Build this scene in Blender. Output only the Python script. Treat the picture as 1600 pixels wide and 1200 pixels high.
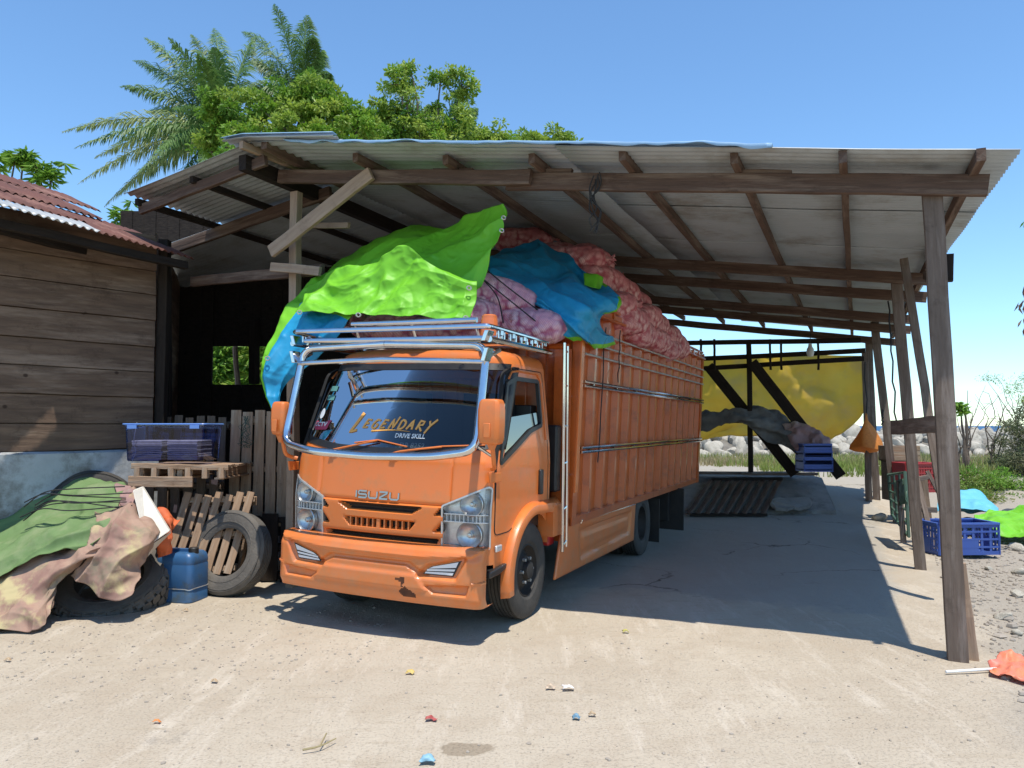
import bpy, bmesh, math, random
from mathutils import Vector, Matrix, noise
random.seed(7)
for o in list(bpy.data.objects): bpy.data.objects.remove(o)
SC=bpy.context.scene; COL=SC.collection
R=math.radians
# ---------------------------------------------------------------- camera
FPX=1200.; PITCH=math.atan(65/FPX); EYE=Vector((0,0,1.6))
cd=bpy.data.cameras.new('camera'); cd.sensor_width=36; cd.lens=36*FPX/1600; cd.clip_start=.05; cd.clip_end=6000
cam=bpy.data.objects.new('camera',cd); COL.objects.link(cam); cam.location=EYE; cam.rotation_euler=(R(90)+PITCH,0,0)
SC.camera=cam
SC.render.resolution_x=1024; SC.render.resolution_y=768
# ---------------------------------------------------------------- world and sun
SUNV=Vector((.35,-.92,3.5)).normalized()
EL=math.asin(SUNV.z); AZ=math.atan2(SUNV.x,SUNV.y)
w=bpy.data.worlds.new('World'); SC.world=w; w.use_nodes=True
nt=w.node_tree; bg=nt.nodes['Background']; sk=nt.nodes.new('ShaderNodeTexSky'); sk.sky_type='NISHITA'
sk.sun_disc=False; sk.sun_elevation=EL; sk.sun_rotation=AZ; sk.air_density=1.0; sk.dust_density=.0; sk.ozone_density=4.0; sk.altitude=0
mxs=nt.nodes.new('ShaderNodeMix'); mxs.data_type='RGBA'; mxs.blend_type='MULTIPLY'; mxs.inputs[0].default_value=1; mxs.inputs[7].default_value=(1.07,1.29,1.37,1)
nt.links.new(sk.outputs[0],mxs.inputs[6]); nt.links.new(mxs.outputs[2],bg.inputs[0]); bg.inputs[1].default_value=.15
sd=bpy.data.lights.new('sun','SUN'); sd.energy=4.9; sd.angle=R(.53); sd.color=(1,.94,.84)
sun=bpy.data.objects.new('sun',sd); COL.objects.link(sun); sun.rotation_euler=SUNV.to_track_quat('Z','Y').to_euler()
SC.view_settings.view_transform='Standard'; SC.view_settings.look='None'; SC.view_settings.exposure=0.12; SC.view_settings.gamma=1
SC.render.engine='CYCLES'
SC.cycles.max_bounces=8; SC.cycles.transparent_max_bounces=12; SC.cycles.caustics_reflective=False; SC.cycles.caustics_refractive=False
# ---------------------------------------------------------------- frames
def ray(x,y):
    dx=(x-800)/FPX; dz=(600-y)/FPX
    return Vector((dx, math.cos(PITCH)-dz*math.sin(PITCH), math.sin(PITCH)+dz*math.cos(PITCH)))
def gz(x,y,z=0):
    r=ray(x,y); return EYE+r*((z-EYE.z)/r.z)
def at(x,y,Y):
    r=ray(x,y); return EYE+r*(Y/r.y)
TH=R(24.4); U=Vector((math.cos(TH),-math.sin(TH),0)); V=Vector((math.sin(TH),math.cos(TH),0))
class Frame:
    def __init__(s,o): s.o=Vector((o[0],o[1],0))
    def loc(s,P): d=P-s.o; return Vector((d.dot(U),d.dot(V),d.z))
    def v(s,x,y,v): r=ray(x,y); return s.loc(EYE+r*((v-(EYE-s.o).dot(V))/r.dot(V)))
    def u(s,x,y,u): r=ray(x,y); return s.loc(EYE+r*((u-(EYE-s.o).dot(U))/r.dot(U)))
    def w(s,p): return s.o+U*p[0]+V*p[1]+Vector((0,0,p[2]))
S=Frame((3.043,5.334)); T=Frame((-1.082,5.982))
# ---------------------------------------------------------------- materials
def mat(name,col,rough=.6,metal=0,col2=None,scale=5,bump=0,bscale=None,stretch=(1,1,1),spec=.5,coat=0,contrast=.25,detail=6,coord='Object',col3=None,scale3=1.5,trans=0,sheen=0,crease=0,cscale=5):
    m=bpy.data.materials.new(name); m.use_nodes=True; n=m.node_tree.nodes; L=m.node_tree.links
    b=n['Principled BSDF']; b.inputs['Base Color'].default_value=(*col,1); b.inputs['Roughness'].default_value=rough; b.inputs['Metallic'].default_value=metal
    b.inputs['Specular IOR Level'].default_value=spec; b.inputs['Coat Weight'].default_value=coat; b.inputs['Coat Roughness'].default_value=.06
    if sheen: b.inputs['Sheen Weight'].default_value=sheen
    tc=n.new('ShaderNodeTexCoord'); mp=n.new('ShaderNodeMapping'); mp.inputs['Scale'].default_value=stretch; L.new(tc.outputs[coord],mp.inputs[0])
    m['mp']=mp.name
    out=None
    if col2:
        t=n.new('ShaderNodeTexNoise'); t.inputs['Scale'].default_value=scale; t.inputs['Detail'].default_value=detail; t.inputs['Roughness'].default_value=.62; L.new(mp.outputs[0],t.inputs[0])
        r=n.new('ShaderNodeMapRange'); r.inputs[1].default_value=.5-contrast; r.inputs[2].default_value=.5+contrast; L.new(t.outputs[0],r.inputs[0])
        x=n.new('ShaderNodeMix'); x.data_type='RGBA'; x.inputs[6].default_value=(*col,1); x.inputs[7].default_value=(*col2,1); L.new(r.outputs[0],x.inputs[0]); out=x.outputs[2]
    if col3:
        t=n.new('ShaderNodeTexNoise'); t.inputs['Scale'].default_value=scale3; t.inputs['Detail'].default_value=8; t.inputs['Roughness'].default_value=.7; L.new(mp.outputs[0],t.inputs[0])
        r=n.new('ShaderNodeMapRange'); r.inputs[1].default_value=.5; r.inputs[2].default_value=.66; L.new(t.outputs[0],r.inputs[0])
        x=n.new('ShaderNodeMix'); x.data_type='RGBA'; x.inputs[6].default_value=(*col,1)
        if out: L.new(out,x.inputs[6])
        x.inputs[7].default_value=(*col3,1); L.new(r.outputs[0],x.inputs[0]); out=x.outputs[2]
    if out: L.new(out,b.inputs['Base Color'])
    if bump:
        t=n.new('ShaderNodeTexNoise'); t.inputs['Scale'].default_value=bscale or scale*4; t.inputs['Detail'].default_value=6; L.new(mp.outputs[0],t.inputs[0])
        bp=n.new('ShaderNodeBump'); bp.inputs['Strength'].default_value=bump; bp.inputs['Distance'].default_value=.02; L.new(t.outputs[0],bp.inputs['Height']); L.new(bp.outputs[0],b.inputs['Normal'])
    if crease:
        t0=n.new('ShaderNodeTexNoise'); t0.inputs['Scale'].default_value=cscale*.6; L.new(mp.outputs[0],t0.inputs[0])
        vm=n.new('ShaderNodeVectorMath'); vm.operation='MULTIPLY_ADD'; vm.inputs[1].default_value=(.35,.35,.35); L.new(t0.outputs['Color'],vm.inputs[0]); L.new(mp.outputs[0],vm.inputs[2])
        hs=[]
        for sc_ in (cscale,cscale*2.3):
            t=n.new('ShaderNodeTexVoronoi'); t.feature='F1'; t.inputs['Scale'].default_value=sc_; L.new(vm.outputs[0],t.inputs[0])
            t2_=n.new('ShaderNodeTexNoise'); t2_.noise_type='RIDGED_MULTIFRACTAL'; t2_.inputs['Scale'].default_value=sc_*.8; t2_.inputs['Detail'].default_value=1.5; L.new(vm.outputs[0],t2_.inputs[0])
            a_=n.new('ShaderNodeMath'); a_.operation='ADD'; a_.inputs[0].default_value=0; 
            m2_=n.new('ShaderNodeMath'); m2_.operation='MULTIPLY'; m2_.inputs[1].default_value=.8; L.new(t2_.outputs[0],m2_.inputs[0]); L.new(m2_.outputs[0],a_.inputs[1]); hs.append(a_)
        m3=n.new('ShaderNodeMath'); m3.operation='MULTIPLY_ADD'; m3.inputs[1].default_value=.45; L.new(hs[1].outputs[0],m3.inputs[0]); L.new(hs[0].outputs[0],m3.inputs[2])
        bp=n.new('ShaderNodeBump'); bp.inputs['Strength'].default_value=crease; bp.inputs['Distance'].default_value=.2/cscale; L.new(m3.outputs[0],bp.inputs['Height']); L.new(bp.outputs[0],b.inputs['Normal'])
    if trans:
        td=n.new('ShaderNodeBsdfTranslucent'); ms=n.new('ShaderNodeMixShader'); ms.inputs[0].default_value=trans; td.inputs[0].default_value=(*col,1)
        if out: L.new(out,td.inputs[0])
        L.new(b.outputs[0],ms.inputs[1]); L.new(td.outputs[0],ms.inputs[2]); L.new(ms.outputs[0],n['Material Output'].inputs[0])
    return m
def glassmat(name,tint=(.3,.33,.36),gl=.9,ior=1.5,fr_mul=1.0,base=.0):
    m=bpy.data.materials.new(name); m.use_nodes=True; n=m.node_tree.nodes; L=m.node_tree.links; n.remove(n['Principled BSDF'])
    tr=n.new('ShaderNodeBsdfTransparent'); tr.inputs[0].default_value=(*tint,1)
    g=n.new('ShaderNodeBsdfGlossy'); g.inputs['Roughness'].default_value=.015; g.inputs[0].default_value=(gl,gl,gl,1)
    f=n.new('ShaderNodeFresnel'); f.inputs[0].default_value=ior
    ma=n.new('ShaderNodeMath'); ma.operation='MULTIPLY_ADD'; ma.inputs[1].default_value=fr_mul; ma.inputs[2].default_value=base; L.new(f.outputs[0],ma.inputs[0])
    mx=n.new('ShaderNodeMixShader'); L.new(ma.outputs[0],mx.inputs[0]); L.new(tr.outputs[0],mx.inputs[1]); L.new(g.outputs[0],mx.inputs[2]); L.new(mx.outputs[0],n['Material Output'].inputs[0])
    return m
M={}
M['paint']=mat('orange_paint',(.73,.188,.034),.38,col2=(.68,.172,.031),scale=2,coat=.25,col3=(.60,.19,.05),scale3=5,bump=.02,bscale=18)
M['paintbody']=mat('orange_body_paint',(.60,.130,.020),.28,col2=(.50,.105,.018),scale=1.6,coat=.35,col3=(.36,.08,.02),scale3=5,bump=.05,bscale=9)
M['chrome']=mat('chrome',(.75,.75,.76),.12,1,col2=(.6,.6,.6),scale=8)
M['steel']=mat('dull_steel',(.62,.62,.61),.4,.6,col2=(.45,.44,.42),scale=8)
M['black']=mat('black_plastic',(.012,.012,.013),.4,col2=(.03,.028,.026),scale=6)
M['dark']=mat('dark_void',(.01,.009,.008),.8); M['slotdark']=mat('slot_shadow_brown',(.035,.018,.010),.8)
M['chassis']=mat('chassis_black',(.012,.011,.011),.7,col2=(.035,.028,.022),scale=6)
M['rubber']=mat('tyre_rubber',(.028,.027,.026),.8,col2=(.075,.066,.056),scale=5,bump=.25,bscale=60)
M['rubberdusty']=mat('dusty_tyre_rubber',(.07,.064,.058),.85,col2=(.17,.15,.125),scale=4,bump=.3,bscale=50)
M['glass']=glassmat('windshield_glass',(.34,.36,.36),.72,1.5,.85,.03)
M['sideglass']=glassmat('door_glass',(.10,.105,.11),.5,1.5,.55,.05)
M['lens']=glassmat('lamp_lens',(.95,.96,.97),.8,1.4,.6,.01)
M['reflector']=mat('lamp_reflector',(.80,.80,.80),.32,.55,col2=(.55,.55,.55),scale=25)
M['bowl']=mat('lamp_bowl',(.72,.72,.70),.30,.85,col2=(.5,.5,.5),scale=30); M['lampwhite']=mat('lamp_white',(.75,.76,.75),.25,0)
M['amber']=mat('beacon_orange',(.66,.17,.05),.3,coat=.4)
M['red']=mat('red_plastic',(.45,.02,.02),.4,col2=(.3,.02,.02),scale=6)
M['wtext']=mat('white_lettering',(.75,.75,.73),.5)
M['otext']=mat('orange_lettering',(.85,.40,.09),.5)
M['plate']=mat('plate_green_white',(.35,.55,.35),.5)
M['sticker']=mat('sticker_white',(.62,.65,.68),.5)
M['sticker2']=mat('sticker_teal',(.10,.26,.24),.5)
M['pink']=mat('sticker_pink',(.45,.05,.10),.5)
M['rust']=mat('bare_rust',(.07,.025,.012),.9,col2=(.14,.05,.02),scale=20)
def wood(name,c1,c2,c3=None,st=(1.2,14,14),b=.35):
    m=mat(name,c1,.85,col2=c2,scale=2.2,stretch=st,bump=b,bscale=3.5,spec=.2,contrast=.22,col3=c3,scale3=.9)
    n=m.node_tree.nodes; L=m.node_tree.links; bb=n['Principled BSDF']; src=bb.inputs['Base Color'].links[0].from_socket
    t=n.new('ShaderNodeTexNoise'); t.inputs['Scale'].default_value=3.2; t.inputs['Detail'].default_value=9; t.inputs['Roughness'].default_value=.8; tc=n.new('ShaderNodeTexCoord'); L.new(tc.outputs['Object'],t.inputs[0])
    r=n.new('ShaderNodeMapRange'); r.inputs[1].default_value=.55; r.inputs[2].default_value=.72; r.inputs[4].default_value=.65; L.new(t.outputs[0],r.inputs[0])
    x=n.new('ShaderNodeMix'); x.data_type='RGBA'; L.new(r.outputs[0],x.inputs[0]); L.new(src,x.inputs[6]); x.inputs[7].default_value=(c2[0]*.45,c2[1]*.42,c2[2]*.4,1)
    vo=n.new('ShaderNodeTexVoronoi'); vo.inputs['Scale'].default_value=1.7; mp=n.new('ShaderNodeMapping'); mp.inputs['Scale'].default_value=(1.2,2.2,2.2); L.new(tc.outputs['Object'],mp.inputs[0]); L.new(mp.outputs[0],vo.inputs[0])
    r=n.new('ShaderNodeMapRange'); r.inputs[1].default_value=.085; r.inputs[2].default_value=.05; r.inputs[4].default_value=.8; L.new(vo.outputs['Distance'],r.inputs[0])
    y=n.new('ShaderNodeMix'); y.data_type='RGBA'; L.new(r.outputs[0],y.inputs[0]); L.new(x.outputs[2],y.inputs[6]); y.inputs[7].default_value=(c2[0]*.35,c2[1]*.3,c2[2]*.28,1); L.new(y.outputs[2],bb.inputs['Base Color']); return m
M['beam']=wood('weathered_beam_wood',(.135,.085,.062),(.07,.045,.034),(.20,.145,.11))
M['post']=wood('grey_post_wood',(.19,.145,.115),(.115,.085,.066),(.27,.22,.185))
M['palewood']=wood('pale_new_wood',(.42,.31,.22),(.30,.21,.15))
M['darkwood']=wood('dark_old_wood',(.035,.026,.020),(.018,.013,.011)); M['rubble']=mat('rubble',(.22,.20,.165),.95,col2=(.10,.09,.075),scale=4)  # rubble colour darkened to paint the shade in gaps between boulders
M['plank']=wood('house_plank_wood',(.21,.137,.092),(.10,.066,.048),(.28,.20,.145),(1.0,1.0,9))
M['pallet']=wood('pallet_wood',(.42,.28,.18),(.24,.155,.10),(.45,.36,.27))
M['palletdark']=wood('aged_pallet_wood',(.22,.155,.11),(.11,.08,.06))
M['zinc']=mat('zinc_sheet',(.42,.46,.48),.5,.15,col2=(.35,.385,.40),scale=2.2,bump=.05,bscale=20,col3=(.27,.265,.245),scale3=1.1)
M['zincblue']=mat('blue_coated_zinc',(.20,.38,.60),.45,.0,col2=(.34,.50,.66),scale=3)
M['rustzinc']=mat('rusty_zinc_sheet',(.17,.060,.042),.8,.1,col2=(.09,.038,.030),scale=3,bump=.15,bscale=24,col3=(.24,.12,.09),scale3=2.2)
M['zincnew']=mat('pale_zinc_sheet',(.42,.43,.43),.5,.2,col2=(.30,.31,.30),scale=3)
M['concblue']=mat('whitewashed_concrete',(.50,.53,.55),.9,col2=(.36,.385,.40),scale=2.5,bump=.25,bscale=18,col3=(.17,.16,.14),scale3=1.6)
M['conc']=mat('grey_concrete',(.30,.28,.25),.9,col2=(.19,.175,.155),scale=2.6,bump=.5,bscale=16,col3=(.13,.115,.10),scale3=1.3)
M['conc2']=mat('kerb_concrete',(.42,.40,.36),.9,col2=(.28,.26,.22),scale=2,bump=.3,bscale=10)
M['green']=mat('bright_green_tarp',(.21,.58,.024),.52,col2=(.155,.50,.02),scale=4,crease=1.0,cscale=5.5,trans=.12,spec=.45)
M['blue']=mat('blue_tarp',(.018,.33,.58),.5,col2=(.015,.27,.50),scale=4,crease=1.0,cscale=5.5,trans=.10,spec=.45)
M['lightblue']=mat('pale_blue_tarp',(.16,.52,.68),.5,col2=(.11,.40,.55),scale=4,crease=.6,cscale=4)
M['yellow']=mat('yellow_tarp',(.92,.76,.27),.7,col2=(.86,.68,.22),scale=1.6,col3=(.80,.66,.34),scale3=1.2,crease=.3,cscale=1.2,trans=.72)
M['oldgreen']=mat('faded_green_tarp',(.105,.185,.06),.8,col2=(.145,.225,.085),scale=4,crease=.7,cscale=4,col3=(.20,.25,.12),scale3=2.6)
M['greytarp']=mat('grey_cloth',(.20,.195,.18),.85,col2=(.11,.105,.10),scale=6,crease=.7,cscale=5)
M['pinktarp']=mat('mauve_cloth',(.38,.22,.20),.85,col2=(.22,.14,.13),scale=4,crease=.6,cscale=5,col3=(.45,.38,.30),scale3=2)
M['blacktarp']=mat('black_sheet',(.035,.037,.04),.6,col2=(.06,.06,.06),scale=5)
M['orangecloth']=mat('orange_cloth',(.75,.17,.05),.7,col2=(.6,.13,.05),scale=9,trans=.2)
M['orangebag']=mat('orange_net_bag',(.80,.30,.04),.6,col2=(.65,.2,.03),scale=30,trans=.3)
M['foam']=mat('styrofoam',(.72,.69,.62),.8,col2=(.58,.54,.46),scale=3,bump=.2,bscale=60)
M['jerry']=mat('blue_jerrycan_plastic',(.025,.10,.25),.4,col2=(.045,.13,.27),scale=5,col3=(.07,.09,.10),scale3=3)
M['crateblue']=mat('blue_crate_plastic',(.035,.085,.35),.45,col2=(.05,.10,.33),scale=6)
M['crategreen']=mat('dark_green_paint',(.05,.12,.075),.5,col2=(.09,.14,.10),scale=9)
M['redcrate']=mat('red_crate_plastic',(.42,.03,.035),.45,col2=(.33,.03,.03),scale=6)
M['tub']=glassmat('blue_clear_plastic',(.42,.48,.85),.8,1.45,.8,.02)
M['tray']=mat('grey_tray_pulp',(.50,.46,.42),.9,col2=(.30,.27,.25),scale=30)
M['rope']=mat('black_rope',(.02,.02,.02),.8)
M['bulb']=mat('white_lamp_plastic',(.6,.6,.58),.4)
M['rock']=mat('pale_limestone',(.50,.46,.385),.9,col2=(.34,.31,.25),scale=2.5,bump=.5,bscale=8,col3=(.30,.27,.22),scale3=1.2)
M['pebble']=mat('pebble_stone',(.40,.35,.29),.9,col2=(.26,.22,.18),scale=4,bump=.3)
M['trunk']=mat('bark',(.16,.12,.09),.9,col2=(.09,.07,.055),scale=6,bump=.4)
def leafmat(name,c,c2,tr=.35,sc=1.2): return mat(name,c,.5,col2=c2,scale=sc,trans=tr,spec=.4,contrast=.14)
M['leaf']=leafmat('broad_leaf_green',(.25,.42,.04),(.11,.24,.025),.42,.9)
M['leafy']=leafmat('yellow_green_leaf',(.40,.50,.08),(.20,.33,.04),.42,.9)
M['palm']=leafmat('palm_leaf_green',(.15,.27,.06),(.075,.15,.035),.3)
M['palmdry']=leafmat('palm_leaf_pale',(.34,.38,.14),(.20,.27,.08),.3)
M['bush']=leafmat('bush_green',(.24,.42,.05),(.12,.26,.03))
M['dullbush']=leafmat('dull_bush_green',(.13,.17,.07),(.20,.18,.10))
M['drytwig']=leafmat('dry_leaf_brown',(.30,.16,.09),(.16,.10,.06),.3)
M['grass']=leafmat('grass_blade',(.20,.30,.05),(.30,.28,.10),.3)
M['strawgrass']=leafmat('dry_grass_blade',(.46,.38,.20),(.34,.28,.15),.3)
# sack material: bulbs seen through coloured net
def sackmat(name,bulb,bulb2,net):
    m=bpy.data.materials.new(name); m.use_nodes=True; n=m.node_tree.nodes; L=m.node_tree.links; b=n['Principled BSDF']; b.inputs['Roughness'].default_value=.6
    tc=n.new('ShaderNodeTexCoord'); vo=n.new('ShaderNodeTexVoronoi'); vo.inputs['Scale'].default_value=14; L.new(tc.outputs['Object'],vo.inputs[0])
    ns=n.new('ShaderNodeTexNoise'); ns.inputs['Scale'].default_value=6; ns.inputs['Detail'].default_value=4; L.new(tc.outputs['Object'],ns.inputs[0])
    r=n.new('ShaderNodeMapRange'); r.inputs[1].default_value=.35; r.inputs[2].default_value=.72; L.new(vo.outputs['Distance'],r.inputs[0])
    x=n.new('ShaderNodeMix'); x.data_type='RGBA'; x.inputs[6].default_value=(*bulb,1); x.inputs[7].default_value=(*net,1); L.new(r.outputs[0],x.inputs[0])
    r2=n.new('ShaderNodeMapRange'); r2.inputs[1].default_value=.35; r2.inputs[2].default_value=.65; L.new(ns.outputs[0],r2.inputs[0])
    x2=n.new('ShaderNodeMix'); x2.data_type='RGBA'; L.new(r2.outputs[0],x2.inputs[0]); L.new(x.outputs[2],x2.inputs[6]); x2.inputs[7].default_value=(*bulb2,1)
    # fine net weave
    wv=n.new('ShaderNodeTexWave'); wv.inputs['Scale'].default_value=26; wv.bands_direction='DIAGONAL'; wv.inputs['Distortion'].default_value=2; L.new(tc.outputs['Object'],wv.inputs[0])
    mm=n.new('ShaderNodeMath'); mm.operation='MULTIPLY'; mm.inputs[1].default_value=.45; L.new(wv.outputs[1],mm.inputs[0])
    x3=n.new('ShaderNodeMix'); x3.data_type='RGBA'; L.new(mm.outputs[0],x3.inputs[0]); L.new(x2.outputs[2],x3.inputs[6]); x3.inputs[7].default_value=(*net,1)
    L.new(x3.outputs[2],b.inputs['Base Color'])
    bp=n.new('ShaderNodeBump'); bp.invert=True; bp.inputs['Strength'].default_value=.6; bp.inputs['Distance'].default_value=.03; L.new(vo.outputs['Distance'],bp.inputs['Height']); L.new(bp.outputs[0],b.inputs['Normal'])
    return m
M['sackpink']=sackmat('pink_net_sack',(.84,.62,.64),(.62,.34,.42),(.34,.06,.15))
M['sackred']=sackmat('red_net_sack',(.80,.50,.46),(.62,.22,.22),(.36,.04,.06))
# road dust caked on the lower paint (a coating that stays on the truck)
for nm in ('paint','paintbody'):
    m=M[nm]; n=m.node_tree.nodes; L=m.node_tree.links; b=n['Principled BSDF']; src=b.inputs['Base Color'].links[0].from_socket
    tc=n.new('ShaderNodeTexCoord'); sx=n.new('ShaderNodeSeparateXYZ'); L.new(tc.outputs['Object'],sx.inputs[0])
    t=n.new('ShaderNodeTexNoise'); t.inputs['Scale'].default_value=7; t.inputs['Detail'].default_value=9; t.inputs['Roughness'].default_value=.75; L.new(tc.outputs['Object'],t.inputs[0])
    r=n.new('ShaderNodeMapRange'); r.inputs[1].default_value=1.05; r.inputs[2].default_value=.25; r.inputs[3].default_value=.04; r.inputs[4].default_value=.36; L.new(sx.outputs[2],r.inputs[0])
    r2=n.new('ShaderNodeMapRange'); r2.inputs[1].default_value=.36; r2.inputs[2].default_value=.66; L.new(t.outputs[0],r2.inputs[0])
    mu=n.new('ShaderNodeMath'); mu.operation='MULTIPLY'; L.new(r.outputs[0],mu.inputs[0]); L.new(r2.outputs[0],mu.inputs[1])
    x=n.new('ShaderNodeMix'); x.data_type='RGBA'; L.new(mu.outputs[0],x.inputs[0]); L.new(src,x.inputs[6]); x.inputs[7].default_value=(.40,.30,.20,1); L.new(x.outputs[2],b.inputs['Base Color'])
# ---------------------------------------------------------------- mesh builder
class MB:
    def __init__(s): s.v=[]; s.f=[]; s.m=[]; s.sharp=35
    def add(s,vs,fs,mi=0):
        k=len(s.v); s.v+= [Vector(p) for p in vs]
        for f in fs: s.f.append([i+k for i in f]); s.m.append(mi)
        return s
    def grid(s,rows,mi=0,closeu=False,matf=None,skip=None):
        nr=len(rows); nc=len(rows[0]); k=len(s.v)
        for r in rows: s.v+=[Vector(p) for p in r]
        for i in range(nr-1):
            for j in range(nc if closeu else nc-1):
                if skip and skip(i,j): continue
                j2=(j+1)%nc
                s.f.append([k+i*nc+j,k+i*nc+j2,k+(i+1)*nc+j2,k+(i+1)*nc+j]); s.m.append(matf(i,j) if matf else mi)
        return s
    def box(s,c,sz,mi=0,mt=None):
        x,y,z=sz[0]/2,sz[1]/2,sz[2]/2; c=Vector(c)
        P=[Vector((a*x,b*y,d*z)) for a in (-1,1) for b in (-1,1) for d in (-1,1)]
        if mt: P=[mt@p for p in P]
        return s.hexa([c+p for p in P],mi)
    def hexa(s,P,mi=0): # P order: a,b,d binary
        return s.add(P,[(0,1,3,2),(4,6,7,5),(0,4,5,1),(2,3,7,6),(0,2,6,4),(1,5,7,3)],mi)
    def tube(s,pts,r,n=8,mi=0,closed=False,r2=None,caps=True):
        pts=[Vector(p) for p in pts]; N=len(pts); rows=[]; up=None
        for i,p in enumerate(pts):
            if closed: d=pts[(i+1)%N]-pts[i-1]
            else: d=pts[min(i+1,N-1)]-pts[max(i-1,0)]
            d.normalize()
            if up is None: up=d.orthogonal().normalized()
            up=(up-d*up.dot(d)).normalized(); sd_=d.cross(up)
            rr=r if r2 is None else r+(r2-r)*i/max(1,N-1)
            rows.append([p+up*math.cos(a)*rr+sd_*math.sin(a)*rr for a in [2*math.pi*k/n for k in range(n)]])
        if closed: rows.append(rows[0])
        k=len(s.v); s.grid(rows,mi,closeu=True)
        if caps and not closed:
            s.f.append([k+j for j in range(n)][::-1]); s.m.append(mi); s.f.append([k+(N-1)*n+j for j in range(n)]); s.m.append(mi)
        return s
    def prism(s,poly,vec,mi=0):
        n=len(poly); vec=Vector(vec); P=[Vector(p) for p in poly]
        s.add(P+[p+vec for p in P],[list(range(n))[::-1],[i+n for i in range(n)]]+[(i,(i+1)%n,(i+1)%n+n,i+n) for i in range(n)],mi); return s
    def lathe(s,prof,c,axis,n=48,mi=0,matf=None):
        axis=Vector(axis).normalized(); a=axis.orthogonal().normalized(); b=axis.cross(a); c=Vector(c)
        rows=[[c+axis*h+(a*math.cos(t)+b*math.sin(t))*r for t in [2*math.pi*k/n for k in range(n)]] for r,h in prof]
        s.grid(rows,mi,closeu=True,matf=matf); return s
    def xf(s,M_): s.v=[M_@p for p in s.v]; return s
    def build(s,name,mats,parent=None,smooth=True,bevel=0,origin=None,solid=0,matoff=0,jit=0):
        me=bpy.data.meshes.new(name)
        o0=Vector(origin) if origin is not None else Vector((0,0,0))
        vs=[p-o0 for p in s.v]
        me.from_pydata(vs,[],s.f)
        if not isinstance(mats,(list,tuple)): mats=[mats]
        for m in mats: me.materials.append(m)
        me.polygons.foreach_set('material_index',s.m)
        if smooth:
            me.polygons.foreach_set('use_smooth',[True]*len(me.polygons))
            try: me.set_sharp_from_angle(angle=R(s.sharp))
            except Exception: pass
        me.update()
        o=bpy.data.objects.new(name,me); COL.objects.link(o); o.location=o0
        if parent: o.parent=parent
        if solid:
            q=o.modifiers.new('solid','SOLIDIFY'); q.thickness=solid; q.offset=0; q.material_offset=matoff
        if bevel:
            q=o.modifiers.new('bevel','BEVEL'); q.width=bevel; q.segments=2; q.limit_method='ANGLE'; q.angle_limit=R(40)
        return o
def tag(o,label=None,cat=None,group=None,kind=None):
    if label: o['label']=label
    if cat: o['category']=cat
    if group: o['group']=group
    if kind: o['kind']=kind
    return o
def thing(name,label,cat,loc,rz=0,group=None):
    o=bpy.data.objects.new(name,None); COL.objects.link(o); o.location=loc; o.rotation_euler=(0,0,rz); o.empty_display_size=.2
    return tag(o,label,cat,group)
def clone(o,loc=None,rot=None,scale=None,parent=None):
    c=o.copy(); COL.objects.link(c)
    if loc is not None: c.location=loc
    if rot is not None: c.rotation_euler=rot
    if scale is not None: c.scale=scale
    if parent: c.parent=parent
    return c
def smooth(a,b,x): t=max(0,min(1,(x-a)/(b-a))); return t*t*(3-2*t)
def catmull(p0,p1,p2,p3,t):
    return .5*((2*p1)+(p2-p0)*t+(2*p0-5*p1+4*p2-p3)*t*t+(3*p1-p0-3*p2+p3)*t**3)
def interp(P,t): # P list, t 0..1
    n=len(P)-1; x=t*n; i=min(int(x),n-1); f=x-i
    a=P[i-1] if i>0 else 2*P[0]-P[1]; d=P[i+2] if i+2<=n else 2*P[n]-P[n-1]
    return catmull(a,P[i],P[i+1],d,f)
def inside(poly,x,y):
    c=False; n=len(poly); j=n-1
    for i in range(n):
        xi,yi=poly[i]; xj,yj=poly[j]
        if (yi>y)!=(yj>y) and x<(xj-xi)*(y-yi)/(yj-yi)+xi: c=not c
        j=i
    return c
def pdist(poly,x,y):
    d=1e9; n=len(poly)
    for i in range(n):
        ax,ay=poly[i]; bx,by=poly[(i+1)%n]; dx,dy=bx-ax,by-ay
        t=max(0,min(1,((x-ax)*dx+(y-ay)*dy)/(dx*dx+dy*dy+1e-12))); d=min(d,math.hypot(ax+t*dx-x,ay+t*dy-y))
    return d if inside(poly,x,y) else -d
def roundpoly(pts,r,n=5):
    out=[]; N=len(pts)
    for i in range(N):
        p=Vector(pts[i]).to_2d(); a=Vector(pts[i-1]).to_2d()-p; b=Vector(pts[(i+1)%N]).to_2d()-p
        ra=min(r,a.length*.45,b.length*.45); A=p+a.normalized()*ra; B=p+b.normalized()*ra
        for k in range(n+1):
            t=k/n; q=A*(1-t)**2+p*2*t*(1-t)+B*t*t; out.append((q.x,q.y))
    return out
def densify(poly,d,closed=True):
    out=[]; N=len(poly)
    for i in range(N if closed else N-1):
        a=Vector(poly[i]); b=Vector(poly[(i+1)%N]); k=max(1,int((b-a).length/d))
        for j in range(k): out.append(tuple(a+(b-a)*j/k))
    if not closed: out.append(tuple(poly[-1]))
    return out
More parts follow.
